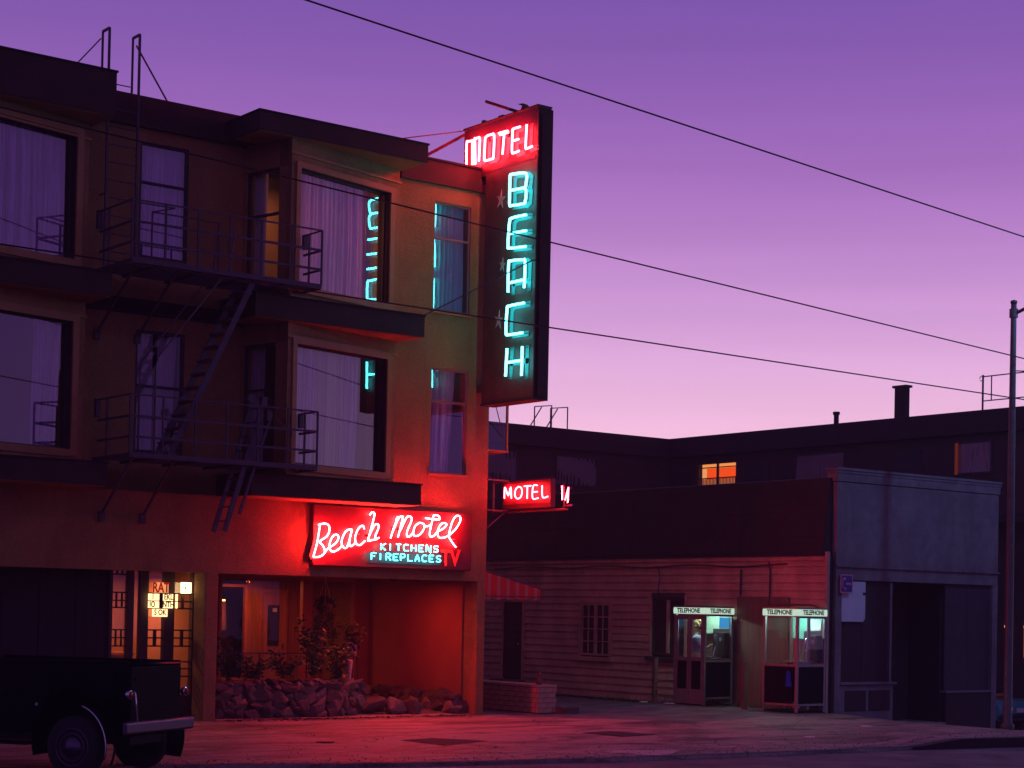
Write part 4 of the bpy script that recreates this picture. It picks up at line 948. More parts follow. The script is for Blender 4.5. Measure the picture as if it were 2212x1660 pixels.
B('corner_board', WOODW, cb, XW - 0.05, XW + 0.02, 24.92, 24.995, -0.1, 3.3)
PW = lambda u, d, z: (XW + d, u, z)
w1 = window(PW, 31.62, 32.66, 0.98, 2.20, -0.035, cb, fw=0.05, fm=WOODW, pm=PANED, depth=0.04)
MB().box(XW - 0.04, XW + 0.01, 32.10, 32.18, 1.03, 2.15).build('mullion', WOODW, w1)
for y in (31.88, 32.40): MB().box(XW - 0.032, XW - 0.005, y - 0.012, y + 0.012, 1.03, 2.15).build('muntin', WOODW, w1)
for z in (1.31, 1.60, 1.88): MB().box(XW - 0.030, XW - 0.006, 31.67, 32.61, z - 0.012, z + 0.012).build('muntin', WOODW, w1)
for q, nm, m in (((31.54, 31.62, 0.92, 2.28), 'trim', WOODW), ((32.66, 32.74, 0.92, 2.28), 'trim', WOODW), ((31.62, 32.66, 2.20, 2.28), 'trim', WOODW)):
    B(nm, m, w1, XW - 0.05, XW + 0.02, *q)
B('sill', WOODW, w1, XW - 0.12, XW + 0.02, 31.46, 32.82, 0.86, 0.95)
w2 = window(PW, 29.1, 30.18, 1.06, 2.33, -0.02, cb, fw=0.05, fm=DKTRIM, pm=PANED, depth=0.04)
MB().box(XW - 0.03, XW + 0.01, 29.62, 29.70, 1.11, 2.28).build('mullion', WOODW, w2)
B('sill', DKTRIM, w2, XW - 0.12, XW + 0.02, 28.95, 30.3, 0.94, 1.03)
B('trim', WOODW, w2, XW - 0.05, XW + 0.02, 29.02, 29.1, 1.0, 2.41); B('trim', DKTRIM, w2, XW - 0.05, XW + 0.02, 29.1, 30.18, 2.33, 2.45); B('trim', WOODW, w2, XW - 0.05, XW + 0.02, 30.18, 30.26, 1.0, 2.41)
d = B('door', DKBOARD, cb, XW - 0.02, XW + 0.03, 34.92, 35.66, 0.35, 2.18)
for q in ((34.82, 34.9, 0.3, 2.3), (35.68, 35.76, 0.3, 2.3), (34.9, 35.68, 2.2, 2.3)): B('frame', WOODW, d, XW - 0.05, XW + 0.02, *q)
B('handle', CHROME, d, XW - 0.06, XW - 0.02, 35.0, 35.04, 1.15, 1.2)
B('step', MORTAR, cb, XW - 0.6, XW, 34.7, 35.9, 0, 0.15); B('step', MORTAR, cb, XW - 0.3, XW, 34.75, 35.85, 0.15, 0.30)
PLY = mat('weathered_plywood', (0.15, 0.085, 0.07), 0.85, 0.3, 2, 0.4, 20, stretch=(5, 5, 0.5))
B('plywood_sheet', PLY, cb, XW - 0.075, XW - 0.05, 25.95, 27.45, 0.02, 2.38)
# conduits and sagging wire on the wall
mb = MB(); mb.tube([(XW - .07, 27.35, 2.95), (XW - .07, 27.36, 2.40)], 0.02, 6)
mb.build('conduit', DKTRIM, cb)
MB().tube(smoothpts([(XW - .07, 26.55, 3.1), (XW - .07, 26.5, 2.9), (XW - .07, 26.5, 2.3), (XW - .07, 26.45, 2.22), (XW - .07, 25.4, 2.22), (XW - .07, 25.15, 2.15), (XW - .07, 25.1, 1.9), (XW - .07, 25.1, 0.1)], 3), 0.017, 6).build('conduit', DKTRIM, cb)
MB().tube(smoothpts([(XW - .06, 30.0, 3.05), (XW - .07, 29.9, 2.8), (XW - .07, 29.95, 2.5), (XW - .07, 29.9, 2.36)], 3), 0.012, 5).build('conduit', DKTRIM, cb)
MB().tube(smoothpts([(XW - .09, y, 3.06 - 0.05 * math.sin((y - 26) * 1.1) ** 2) for y in lin(26, 36, 20)], 2), 0.018, 5).build('cable', DKTRIM, cb)
# wooden bollards
for y, x, lab in ((29.30, 26.4, 'square wooden post left of the telephone booth with the caller'), (26.25, 26.1, 'square wooden post left of the empty telephone booth')):
    t = thing('wooden_post', lab, 'bollard', (x, y, 0), group='posts guarding the telephone booths')
    MB().box(x - 0.05, x + 0.05, y - 0.05, y + 0.05, -0.02, 1.0).build('post', PLY, t, bevel=0.01); MB().box(x - 0.058, x + 0.058, y - 0.058, y + 0.058, 1.0, 1.03).build('cap', IRON, t)

# ================================================================ TELEPHONE BOOTHS
HDR = emit('lit_header', (0.62, 0.82, 0.66), 0.85)
TUBEW = emit('booth_tube', (0.55, 1.0, 0.95), 70)
GREEN = mat('booth_green_panel', (0.22, 0.60, 0.46), 0.5, 0.15, 5)
DKPAN = mat('booth_dark_panel', (0.006, 0.008, 0.012), 0.6, 0.2, 6, spec=0.04)
PHONE = mat('telephone_black', (0.015, 0.015, 0.018), 0.35, 0)
BLUEN = emit('lit_blue_notice', (0.05, 0.35, 0.75), 0.9)
WHITEN = mat('white_notice', (0.8, 0.85, 0.8), 0.6, 0)
BG = glass('booth_glass', 0.08)
def booth(loc, rz, lab, closed, notice, tint):
    t = thing('telephone_booth', lab, 'phone booth', loc, rz, 'telephone booths against the clapboard wall')
    s = 0.44; H = 2.06
    def b(name, m, *a, par=t, bevel=0): return MB().box(*a).build(name, m, par, local=True, bevel=bevel)
    for x in (-1, 1):
        for y in (-1, 1): b('corner_post', ALU, *sorted((x * s, x * (s - 0.05))), *sorted((y * s, y * (s - 0.05))), 0, H - 0.17)
    b('roof', ALU, -s, s, -s, s, H - 0.02, H + 0.01); b('floor', DKPAN, -s + .01, s - .01, -s + .01, s - .01, 0.0, 0.03)
    # lit headers on the four sides
    for i, (right, nx_, ny_) in enumerate((((0, -1, 0), -1, 0), ((1, 0, 0), 0, -1), ((0, 1, 0), 1, 0), ((-1, 0, 0), 0, 1))):
        c = Vector((nx_ * (s + 0.02), ny_ * (s + 0.02), H - 0.09))
        rv = Vector(right); hb = MB(); hw = s - 0.004
        p0 = c - rv * hw; q = [(-hw, -0.066), (-hw - .006, 0.0), (-hw, 0.066), (hw, 0.066), (hw + .006, 0.0), (hw, -0.066)]
        nv = Vector((nx_, ny_, 0))
        hb.prism(q, lambda p: c + rv * p[0] + Vector((0, 0, p[1])) - nv * 0.03, lambda p: c + rv * p[0] * 0.985 + Vector((0, 0, p[1])) + nv * 0.012)
        h = hb.build('header', HDR, t, local=True)
        text_mesh('TELEPHONE', 0.13, BLACKT, 'lettering', h, face_mtx(c + nv * 0.016, right), local=True, xs=0.92, bold=0.005, extrude=0.001)
        rim = MB(); rim.prism([(-hw, .066), (-hw, .082), (hw, .082), (hw, .066)], lambda p: c + rv * p[0] + Vector((0, 0, p[1])) - nv * .03, lambda p: c + rv * p[0] + Vector((0, 0, p[1])) + nv * .016)
        rim.prism([(-hw, -.082), (-hw, -.066), (hw, -.066), (hw, -.082)], lambda p: c + rv * p[0] + Vector((0, 0, p[1])) - nv * .03, lambda p: c + rv * p[0] + Vector((0, 0, p[1])) + nv * .016)
        rim.build('rim', ALU, h, local=True)
    i_ = s - 0.05
    # right (street) face
    b('rail', ALU, -i_, i_, -s, -s + 0.04, 0.90, 0.95); b('rail', ALU, -i_, i_, -s, -s + 0.04, 0.13, 0.17); b('rail', ALU, -i_, i_, -s, -s + .04, H - .20, H - .17)
    b('lower_panel', DKPAN, -i_, i_, -s + .012, -s + .022, 0.17, 0.90); b('pane', BG, -i_, i_, -s + .015, -s + .019, 0.95, H - .20)
    # back faces
    for nm, m, z0, z1 in (('lower_panel', DKPAN, 0.17, 0.95), ('upper_panel', GREEN if tint else PANED, 1.45 if tint else .95, H - .18)):
        b(nm, m, s - .022, s - .012, -i_, i_, z0, z1)
        b(nm, m if nm != 'upper_panel' or tint else GREEN, -i_, i_, s - .022, s - .012, z0, z1) if nm == 'lower_panel' else b('pane', BG, -i_, i_, s - .019, s - .015, .95, H - .2)
    if tint: b('pane', BG, s - .019, s - .015, -i_, i_, 0.95, 1.45)
    else: b('upper_panel', mat('booth_pale_panel', (0.50, 0.60, 0.44), 0.7, 0.2, 8), s - .032, s - .024, -i_, i_, 1.5, H - .2)
    for z in (0.90, 0.13): b('rail', ALU, s - .04, s, -i_, i_, z, z + .05); b('rail', ALU, -i_, i_, s - .04, s, z, z + .05)
    # folding door on the left face
    if closed:
        for y0, y1 in ((-i_, -0.005), (0.005, i_)):
            lf = MB()
            lf.box(-s + .005, -s + .03, y0, y0 + .06, 0.02, H - .18); lf.box(-s + .005, -s + .03, y1 - .06, y1, 0.02, H - .18)
            for z0, z1 in ((0.02, .33), (0.92, 1.0), (H - .27, H - .18)): lf.box(-s + .005, -s + .03, y0 + .06, y1 - .06, z0, z1)
            l = lf.build('door_leaf', ALU, t, local=True)
            b('pane', BG, -s + .015, -s + .019, y0 + .06, y1 - .06, 1.0, H - .27, par=l); b('lower_panel', DKPAN, -s + .012, -s + .02, y0 + .06, y1 - .06, .33, .92, par=l)
    else:
        b('rail', ALU, -s, -s + .03, -i_, i_, 0.90, .95); b('rail', ALU, -s, -s + .03, -i_, i_, 0.13, .17); b('lower_panel', DKPAN, -s + .012, -s + .02, -i_ + .07, i_, .17, .90)
        for k, x in enumerate((-s + .05, -s + .12)):
            lf = MB(); lf.box(x, x + .4, -i_ + .02 + k * .035, -i_ + .045 + k * .035, .92, 1.0); lf.box(x, x + .05, -i_ + .02 + k * .035, -i_ + .045 + k * .035, .05, H - .2); lf.box(x + .35, x + .4, -i_ + .02 + k * .035, -i_ + .045 + k * .035, .05, H - .2)
            lf.build('door_leaf', ALU, t, local=True)
    # telephone and its shelf
    ph = b('telephone', PHONE, s - .20, s - .04, -i_ + .02, -i_ + .22, 1.02, 1.52, bevel=0.015)
    MB().lathe([(0.0, 0), (0.045, 0.002), (0.045, 0.012), (0.0, 0.014)], (s - .21, -i_ + .12, 1.38), 14, axis='x').build('dial', CHROME, ph, local=True)
    MB().tube([(s - .21, -i_ + .25, 1.26), (s - .25, -i_ + .25, 1.28), (s - .27, -i_ + .25, 1.36), (s - .25, -i_ + .25, 1.45), (s - .21, -i_ + .25, 1.47)], 0.018, 8).build('handset', CHROME if tint else PHONE, ph, local=True, smooth=True)
    MB().tube(smoothpts([(s - .21, -i_ + .25, 1.26), (s - .26, -i_ + .26, 1.05), (s - .2, -i_ + .2, 0.98), (s - .12, -i_ + .14, 1.05)], 4), 0.006, 5).build('cord', CHROME, ph, local=True)
    b('shelf', ALU, s - .32, s - .03, -i_ + .24, i_, 0.98, 1.0)
    b('back_plate', DKTRIM, s - .04, s - .034, -i_, i_ - .3, .98, 1.6)
    b('notice', notice, s - .05, s - .042, -i_ + .03, -i_ + .30, H - .44, H - .22)
    # lamp under the roof
    b('lamp_tube', TUBEW, -.25, .25, -.03, .03, H - .12, H - .09); b('lamp_housing', ALU, -.3, .3, -.06, .06, H - .085, H - .03)
    return t
b1 = booth((26.47, 27.87, hz(26.2, 27.8)), R(4), 'lit telephone booth with closed folding door and a caller inside, nearer the motel', True, BLUEN, False)
b2 = booth((26.45, 25.22, hz(26.2, 25.2)), R(4), 'lit empty telephone booth with green inner panel, at the end of the clapboard wall', False, WHITEN, True)
b1['group'] = b2['group']
pb = thing('phone_book', 'blue phone book hanging from its cord inside the empty telephone booth', 'phone book', (26.1, 24.85, 0.8))
MB().prism([(-0.07, 0), (0.07, 0.0), (0.05, 0.30), (-0.03, 0.30)], lambda p: (25.985, 24.93 + p[0], 0.60 + p[1]), lambda p: (26.02, 24.93 + p[0], 0.60 + p[1])).build('cover', mat('blue_cover', (0.01, 0.06, 0.60), 0.4, 0.1), pb)
MB().cyl((26.0, 24.94, 0.9), (26.02, 24.95, 1.1), 0.006, 5).build('cord', PHONE, pb)

# ---------------------------------------------------------------- the caller
def skin(name, verts, edges, rad, m, parent, sub=2, root=0):
    me = bpy.data.meshes.new(name); me.from_pydata(verts, edges, []); o = bpy.data.objects.new(name, me); col.objects.link(o)
    if parent: o.parent = parent
    mo = o.modifiers.new('skin', 'SKIN'); mo.use_smooth_shade = True
    for i, r in enumerate(rad):
        sv = me.skin_vertices[0].data[i]; sv.radius = (r, r) if not isinstance(r, tuple) else r; sv.use_root = i == root
    s = o.modifiers.new('sub', 'SUBSURF'); s.levels = sub; s.render_levels = sub
    me.materials.append(m); return o
SKINM = mat('skin', (0.62, 0.34, 0.22), 0.6, 0.05); SHIRT = mat('pale_blue_shirt', (0.35, 0.48, 0.72), 0.85, 0.15, 30); TROU = mat('dark_trousers', (0.03, 0.03, 0.05), 0.9, 0.2, 20)
HAIR = mat('fair_curly_hair', (0.42, 0.26, 0.10), 0.8, 0.4, 40, 0.8, 60)
pe = thing('person', 'person with fair curly hair and pale blue shirt phoning inside the closed booth', 'person', (26.37, 27.97, hz(26.2, 27.8) + .03), R(-48))
V = [(0, 0, .92), (0, 0, 1.08), (.01, 0, 1.28), (.02, 0, 1.40), (.03, 0, 1.48), (.05, 0, 1.55), (.055, 0, 1.63),
     (0, .09, .88), (.02, .10, .48), (-.01, .10, .08), (.10, .11, .04),
     (0, -.09, .88), (.02, -.10, .48), (-.01, -.10, .08), (.10, -.11, .04),
     (.02, .17, 1.38), (.05, .24, 1.12), (.22, .17, 1.16), (.28, .15, 1.20),
     (.02, -.17, 1.38), (.12, -.22, 1.16), (.14, -.12, 1.40), (.10, -.085, 1.46)]
E_ = [(0, 1), (1, 2), (2, 3), (3, 4), (4, 5), (5, 6), (0, 7), (7, 8), (8, 9), (9, 10), (0, 11), (11, 12), (12, 13), (13, 14),
      (3, 15), (15, 16), (16, 17), (17, 18), (3, 19), (19, 20), (20, 21), (21, 22)]
RD = [(.13, .10), (.12, .095), (.15, .11), (.12, .09), .055, .075, .07, .085, .058, .042, .035, .085, .058, .042, .035, .058, .043, .032, .025, .058, .043, .032, .025]
skin('body', V, E_, RD, SKINM, pe)
skin('shirt', [(0, 0, .90), (0, 0, 1.08), (.01, 0, 1.28), (.02, 0, 1.41), (.025, 0, 1.45), (.02, .17, 1.38), (.05, .24, 1.12), (.19, .18, 1.155), (.02, -.17, 1.38), (.12, -.22, 1.16), (.135, -.14, 1.36)],
     [(0, 1), (1, 2), (2, 3), (3, 4), (3, 5), (5, 6), (6, 7), (3, 8), (8, 9), (9, 10)], [(.15, .12), (.135, .11), (.165, .125), (.13, .10), .07, .07, .055, .045, .07, .055, .045], SHIRT, pe)
skin('trousers', [(0, 0, .95), (0, .09, .86), (.02, .10, .48), (-.01, .10, .10), (0, -.09, .86), (.02, -.10, .48), (-.01, -.10, .10)], [(0, 1), (1, 2), (2, 3), (0, 4), (4, 5), (5, 6)], [(.145, .115), .10, .072, .06, .10, .072, .06], TROU, pe)
hm = MB(); hd = bmesh.new(); bmesh.ops.create_icosphere(hd, subdivisions=3, radius=0.105, matrix=Matrix.Translation((.06, 0, 1.62)) @ Matrix.Diagonal((0.92, 0.76, 1.12, 1)))
for v in hd.verts:
    p = v.co - Vector((.06, 0, 1.62))
    if p.x > 0.05 and abs(p.y) < 0.018 and -0.035 < p.z < 0.02: v.co.x += 0.018 * (1 - abs(p.y) / .018)
    if p.x > 0.04 and p.z < -0.08: v.co.x += 0.012
    if p.x > .06 and .012 < abs(p.y) < .045 and 0.0 < p.z < 0.03: v.co.x -= 0.009
me = bpy.data.meshes.new('head'); hd.to_mesh(me); hd.free(); me.materials.append(SKINM)
for p in me.polygons: p.use_smooth = True
ho = bpy.data.objects.new('head', me); col.objects.link(ho); ho.parent = pe
for y in (-.03, .03): MB().lathe([(0.0, -.008), (.009, -.004), (.011, .002), (.006, .008), (0, .009)], (.148, y, 1.632), 8, axis='x').build('eye', BLACKT, ho, local=True)
MB().box(.140, .150, -.022, .022, 1.560, 1.567).build('mouth', mat('lips', (0.35, 0.10, 0.08), 0.6, 0), ho, local=True)
for y in (-.082, .082): MB().lathe([(0.0, -.006), (.022, -.003), (.024, .003), (0, .006)], (.05, y, 1.61), 8, axis='y').build('ear', SKINM, ho, local=True)
mb = MB()
rh = random.Random(5)
for i in range(70):
    th = rh.uniform(0, 6.283); ph_ = rh.uniform(-0.5, 1.57)
    d = Vector((math.cos(th) * math.cos(ph_), math.sin(th) * math.cos(ph_), math.sin(ph_)))
    if d.x > 0.45 and d.z < 0.55: continue
    c = Vector((.045, 0, 1.64)) + Vector((d.x * .105, d.y * .095, d.z * .115)); r = rh.uniform(.018, .032)
    mb.tube([c + Vector((0, 0, -r)), c + Vector((r * .6, 0, -r * .4)), c + Vector((r * .5, r * .4, r * .5)), c + Vector((0, 0, r))], r * .7, 6, rs=[r * .3, r * .8, r * .8, r * .3])
mb.build('hair', HAIR, pe, local=True, smooth=True)
def hand(root, d, parent):
    d = Vector(d).normalized(); s_ = d.cross(Vector((0, 0, 1))).normalized(); u = s_.cross(d)
    vs = [Vector(root), Vector(root) + d * .06]; es = [(0, 1)]; rs = [.026, .034]
    for k, ln in ((-1.5, .065), (-.5, .078), (.5, .072), (1.5, .055)):
        b0 = len(vs); a = Vector(root) + d * .075 + s_ * k * .019
        vs += [a, a + d * ln * .5 - u * .012, a + d * ln * .75 - u * .04]; es += [(1, b0), (b0, b0 + 1), (b0 + 1, b0 + 2)]; rs += [.0105, .009, .008]
    b0 = len(vs); a = Vector(root) + d * .03 + s_ * .035; vs += [a, a + d * .035 + s_ * .015 - u * .02]; es += [(0, b0), (b0, b0 + 1)]; rs += [.011, .009]
    skin('hand', [tuple(v) for v in vs], es, rs, SKINM, parent, sub=1)
hand((.27, .15, 1.20), (.8, -.3, .5), pe); hand((.10, -.088, 1.455), (.05, .1, 1), pe)
MB().tube([(.13, -.075, 1.53), (.10, -.10, 1.56), (.07, -.11, 1.60), (.065, -.10, 1.64)], 0.016, 8).build('receiver', PHONE, pe, local=True, smooth=True)
# ================================================================ GREY STOREFRONT on the corner
st = thing('storefront_building', 'small dark storefront with a plain grey stucco false front and recessed door', 'building', (29.9, 24.9, 0))
YP = 24.9
POS = frameP((0, YP))
B('stucco_front', GREYST, st, 27.28, 32.45, YP, YP + 0.25, 2.74, 4.72, bevel=0.01)
B('stucco_band', GREYST, st, 27.26, 32.47, YP - 0.02, YP + 0.25, 4.735, 4.90); B('cornice', GREYST, st, 27.25, 32.48, YP - 0.035, YP + 0.27, 4.90, 4.955); B('cornice', GREYST, st, 27.235, 32.49, YP - 0.055, YP + 0.28, 4.958, 5.01)
B('ledge', GREYST, st, 27.26, 32.47, YP - 0.045, YP, 3.0, 3.035)
DKW = mat('dark_shop_wall', (0.024, 0.015, 0.022), 0.7, 0.25, 4)
B('pier', GREYST, st, 27.28, 27.46, YP, YP + 0.3, -0.8, 2.74); B('pier', GREYST, st, 32.28, 32.45, YP, YP + 0.3, -0.9, 2.74)
B('side_wall', DKBOARD, st, 32.25, 32.45, YP + 0.3, 31, -1.2, 4.7); B('roof', DARK, st, 27.5, 32.4, YP + 0.26, 31, 4.2, 4.3)
for x0, x1 in ((27.46, 28.18), (28.18, 28.98)): B('shop_panel', DKW, st, x0 + .005, x1 - .005, YP + .10, YP + .16, 0.62, 2.74)
B('post', GREYST, st, 28.98, 29.04, YP + 0.04, YP + 0.16, 0.5, 2.74)
bk = B('bulkhead', GREYST, st, 27.46, 29.08, YP + 0.02, YP + 0.2, -0.4, 0.60)
B('capping', GREYST, bk, 27.44, 29.14, YP - 0.03, YP + 0.22, 0.62, 0.67)
for x0, x1 in ((27.62, 28.24), (28.34, 28.98)):
    B('raised_panel', DKW, bk, x0, x1, YP + 0.005, YP + .02, 0.08, 0.5)
# recess with its door
B('recess_wall', DKW, st, 29.04, 30.75, YP + 1.0, YP + 1.1, -0.5, 2.74); B('recess_side', DKW, st, 29.0, 29.06, YP + .16, YP + 1.0, -0.5, 2.74); B('recess_side', DKW, st, 30.72, 30.78, YP + .16, YP + 1.0, -0.5, 2.74)
d = B('door', DKTRIM, st, 29.06, 29.75, YP + .96, YP + 1.0, -0.1, 2.0); B('frame', GREYST, d, 29.78, 30.0, YP + .9, YP + 1.0, -0.2, 2.15); B('frame', GREYST, d, 29.06, 29.78, YP + .9, YP + 1.0, 2.02, 2.15)
B('handle', CHROME, d, 29.68, 29.71, YP + .92, YP + .96, 0.95, 1.05)
B('recess_floor', CONC, st, 29.04, 30.75, YP - 0.02, YP + 1.0, -0.6, hz(29.9, YP) + 0.05)
for i, (x0, x1) in enumerate(((30.78, 31.52), (31.52, 32.28))): B('shop_panel', mat('grey_boarding', (0.042, 0.034, 0.05), 0.8, 0.25, 3), st, x0 + .005, x1 - .005, YP + .08, YP + .14, 0.42, 2.74)
bk = B('bulkhead', DKW, st, 30.78, 32.28, YP + .02, YP + .2, -0.8, 0.42); B('capping', GREYST, bk, 30.74, 32.3, YP - .02, YP + .21, 0.42, .46)
t = thing('blank_board', 'blank pale board fixed to the storefront left of its dark doorway', 'board', (27.85, YP, 2.4))
MB().prism([(27.48, 1.90), (28.15, 1.90), (28.20, 1.97), (28.20, 2.44), (28.12, 2.44), (28.12, 2.50), (28.20, 2.50), (28.20, 2.72), (27.48, 2.72)], lambda p: (p[0], YP + .03, p[1]), lambda p: (p[0], YP + .06, p[1])).build('board', mat('pale_board', (0.55, 0.58, 0.62), 0.7, 0.1, 3), t)
t = thing('telephone_sign', 'small square sign with a handset symbol at the storefront corner', 'sign', (27.5, 24.8, 2.7))
B('panel', mat('sign_blue', (0.05, 0.03, 0.22), 0.5, 0), t, 27.38, 27.70, YP - 0.05, YP - 0.03, 2.50, 2.83)
PK = mat('sign_pink', (0.70, 0.22, 0.30), 0.5, 0)
fr = MB()
for a in ((27.36, 27.72, 2.83, 2.85), (27.36, 27.72, 2.48, 2.50), (27.36, 27.38, 2.50, 2.83), (27.70, 27.72, 2.50, 2.83)): fr.box(a[0], a[1], YP - .055, YP - .03, a[2], a[3])
fr.build('border', PK, t)
hs = MB().tube(smoothpts([(27.47, YP - .055, 2.77), (27.42, YP - .055, 2.74), (27.42, YP - .055, 2.60), (27.49, YP - .055, 2.56)], 4), 0.014, 6); hs.box(27.455, 27.5, YP - .065, YP - .05, 2.745, 2.79); hs.box(27.47, 27.515, YP - .065, YP - .05, 2.54, 2.585)
hs.build('handset_symbol', PK, t); B('arrow', PK, t, 27.52, 27.68, YP - .056, YP - .05, 2.645, 2.685)

# ================================================================ THE L-SHAPED BUILDING BEHIND
bb = thing('rear_motel_wing', 'dark flat-roofed two-storey building wrapping round the lot behind', 'building', (42, 46, 0))
FARW = mat('far_wall', (0.055, 0.03, 0.032), 0.9, 0.15, 1.2); FARD = mat('far_fascia', (0.03, 0.015, 0.02), 0.8, 0.2, 2)
B('wall', FARW, bb, 28, 42.6, 46.36, 46.6, -1, 7.4); B('fascia', FARD, bb, 28, 42.0, 46.1, 46.7, 7.35, 8.0)
PB_ = lambda u, d, z: (42.3 + d, u, z)
lw = (43.13, 45.0, 6.25, 7.10)
grid_wall(PB_, [27, 46.35], [-2.5, 7.4], [lw], 0.25).build('wall', FARW, bb)
B('fascia', FARD, bb, 42.0, 42.6, 26.5, 46.1, 7.35, 8.0); B('roof', DARK, bb, 42.6, 56, 26.5, 60, 7.7, 7.8); B('roof', DARK, bb, 28, 42.6, 46.7, 60, 7.7, 7.8)
FARC = cloth('far_curtain', (0.30, 0.20, 0.22), 0.1)
FG = glass('far_glass', 0.06)
PA_ = frameP((0, 46.35))
for x0, x1 in ((34.0, 35.6), (37.2, 39.0)):
    window(PA_, x0, x1, 6.15, 7.15, -0.03, bb, fw=.05, pm=FG, depth=.06); curtain(PA_, x0 + .04, x1 - .04, 0.0, 6.2, 7.1, bb, m=FARC, amp=0.01, pitch=.16)
FARG = mat('far_dark_door', (0.03, 0.02, 0.03), 0.6, 0)
for y0, y1 in ((38.3, 40.4), (32.7, 34.0)):
    window(PB_, y0, y1, 6.2, 7.15, -0.05, bb, fw=.05, pm=FG, depth=.06); curtain(PB_, y0 + .04, y1 - .04, -0.02, 6.2, 7.1, bb, m=FARC, amp=0.01, pitch=.16)
for y0, y1 in ((46.0, 45.3), (41.6, 42.5), (35.3, 36.2)): B('door', FARG, bb, 42.26, 42.3, min(y0, y1), max(y0, y1), 5.0, 7.0)
B('walkway', FARD, bb, 41.4, 42.3, 26.5, 46.1, 4.72, 4.95); B('walkway', FARD, bb, 28, 41.4, 45.4, 46.35, 4.72, 4.95)
# lit window: frame, mullion, railing slats outside, glowing room
wl = window(PB_, *lw, 0.05, bb, fw=.035, pm=FG)
B('mullion', DKTRIM, wl, 42.33, 42.40, 44.02, 44.08, 6.28, 7.06); B('transom', DKTRIM, wl, 42.34, 42.38, 43.16, 44.96, 6.93, 6.96)
B('lit_room_wall', emit('lit_room', (1.0, 0.085, 0.010), 1.0), wl, 42.9, 42.92, 42.6, 45.6, 6.0, 7.3)
B('lit_valance', emit('lit_valance', (1.0, 0.33, 0.09), 1.0), wl, 42.60, 42.62, 43.1, 45.05, 6.95, 7.12); B('lit_jamb', emit('lit_jamb', (1.0, 0.42, 0.14), 0.9), wl, 42.6, 42.62, 44.85, 45.05, 6.2, 6.95)
MB().lathe([(0.0, -.1), (.12, -.05), (.16, 0), (.08, .05), (0, .06)], (42.7, 43.3, 6.88), 10).build('chandelier', emit('chandelier', (1, .55, .15), 2.2), wl)
for y in lin(43.17, 44.96, 26): B('rail_slat', DKTRIM, wl, 42.315, 42.33, y - .014, y + .014, 6.25, 6.58)
B('lit_curtain', emit('lit_curtain', (1.0, 0.25, 0.09), 0.8), wl, 42.55, 42.57, 43.1, 45.0, 6.2, 6.56)
B('rail', DKTRIM, wl, 42.31, 42.335, 43.15, 44.98, 6.57, 6.60)
# glowing edge of the curtained window on the right
B('curtain_glow', emit('curtain_glow', (1.0, 0.14, 0.04), 0.10), bb, 42.19, 42.2, 33.86, 33.97, 6.2, 7.12)
# ground-floor lit doors glimpsed past the storefront
for y0, y1 in ((31.95, 32.15), (31.3, 31.5)):
    f = B('lit_doorway', emit('lit_doorway', (1.0, 0.20, 0.06), 0.22), bb, 42.24, 42.26, y0, y1, 0.95, 1.85)
    B('lamp_glow', emit('lamp_glow_small', (1, .45, .15), 1.6 if y0 > 31.9 else .4), f, 42.2, 42.23, y0 + .02, y1 - .02, 1.78, 1.85)
    B('mullion', DKTRIM, f, 42.2, 42.24, (y0 + y1) / 2 - .02, (y0 + y1) / 2 + .01, 0.95, 1.85)
ch = B('chimney', FARD, bb, 42.5, 42.72, 36.14, 36.54, 7.8, 8.98); MB().box(42.46, 42.76, 36.07, 36.61, 8.98, 9.05).build('cap', FARD, ch)
ch = MB().cyl((42.4, 38.8, 7.8), (42.4, 38.8, 8.35), 0.08, 10).build('vent_pipe', FARD, bb); MB().cyl((42.4, 38.8, 8.33), (42.4, 38.8, 8.42), 0.11, 10).build('cap', FARD, ch)
# goosenecked ladder tops on the roof
for x0 in (36.08, 36.75):
    for a, b in (((x0, 46.1, 7.9), (x0, 46.1, 8.62)), ((x0, 46.1, 8.62), (x0 + .55, 45.5 + .4, 8.68)), ((x0 + .55, 45.9, 8.68), (x0 + .55, 45.9, 7.9)), ((x0 + .25, 46.05, 8.62), (x0 - .15, 46.1, 8.0))):
        MB().bar(a, b, 0.03).build('ladder_top', IRON, bb)
for a, b, w_ in (((42.0, 32.85, 8.0), (42.0, 32.85, 9.0), .04), ((42.0, 32.85, 8.95), (42.0, 28, 8.95), .03), ((42.0, 32.85, 8.25), (42.0, 28, 8.25), .03), ((42, 32.55, 8.25), (42, 32.55, 8.95), .025), ((42, 30.5, 8.0), (42, 30.5, 8.95), .03)):
    MB().bar(a, b, w_).build('roof_rail', IRON, bb)
MB().tube([(42, 32.9 + .07 * math.cos(t), 8.9 + .07 * math.sin(t)) for t in lin(0, 5.5, 8)], .012, 5).build('roof_rail', IRON, bb)

# ================================================================ STREET LAMP AND WIRES
sl = thing('street_lamp', 'slim steel street lamp post at the right edge, arm reaching over the street', 'street lamp', (29.3, 22.2, hz(29.3, 22.2)))
ph = sl.location.z
PAINT = mat('lamp_post_paint', (0.07, 0.075, 0.08), 0.5, 0.25, 8)
MB().lathe([(0.13, ph), (0.13, ph + .15), (0.085, ph + .2), (0.078, 3), (0.055, 8.2), (0.055, 8.23), (.065, 8.23), (.065, 8.28), (0.01, 8.3)], (29.3, 22.2, 0), 18).build('pole', PAINT, sl, smooth=True)
arm = [(29.3, 22.2, 8.02), (29.36, 21.9, 8.14), (29.5, 21.3, 8.5), (29.7, 20.4, 9.1), (29.88, 19.4, 9.72)]
MB().tube(smoothpts(arm, 5), 0.035, 8).build('arm', PAINT, sl, smooth=True)
MB().cyl((29.3, 22.2, 7.95), (29.3, 22.2, 8.12), 0.085, 14).build('collar', PAINT, sl)
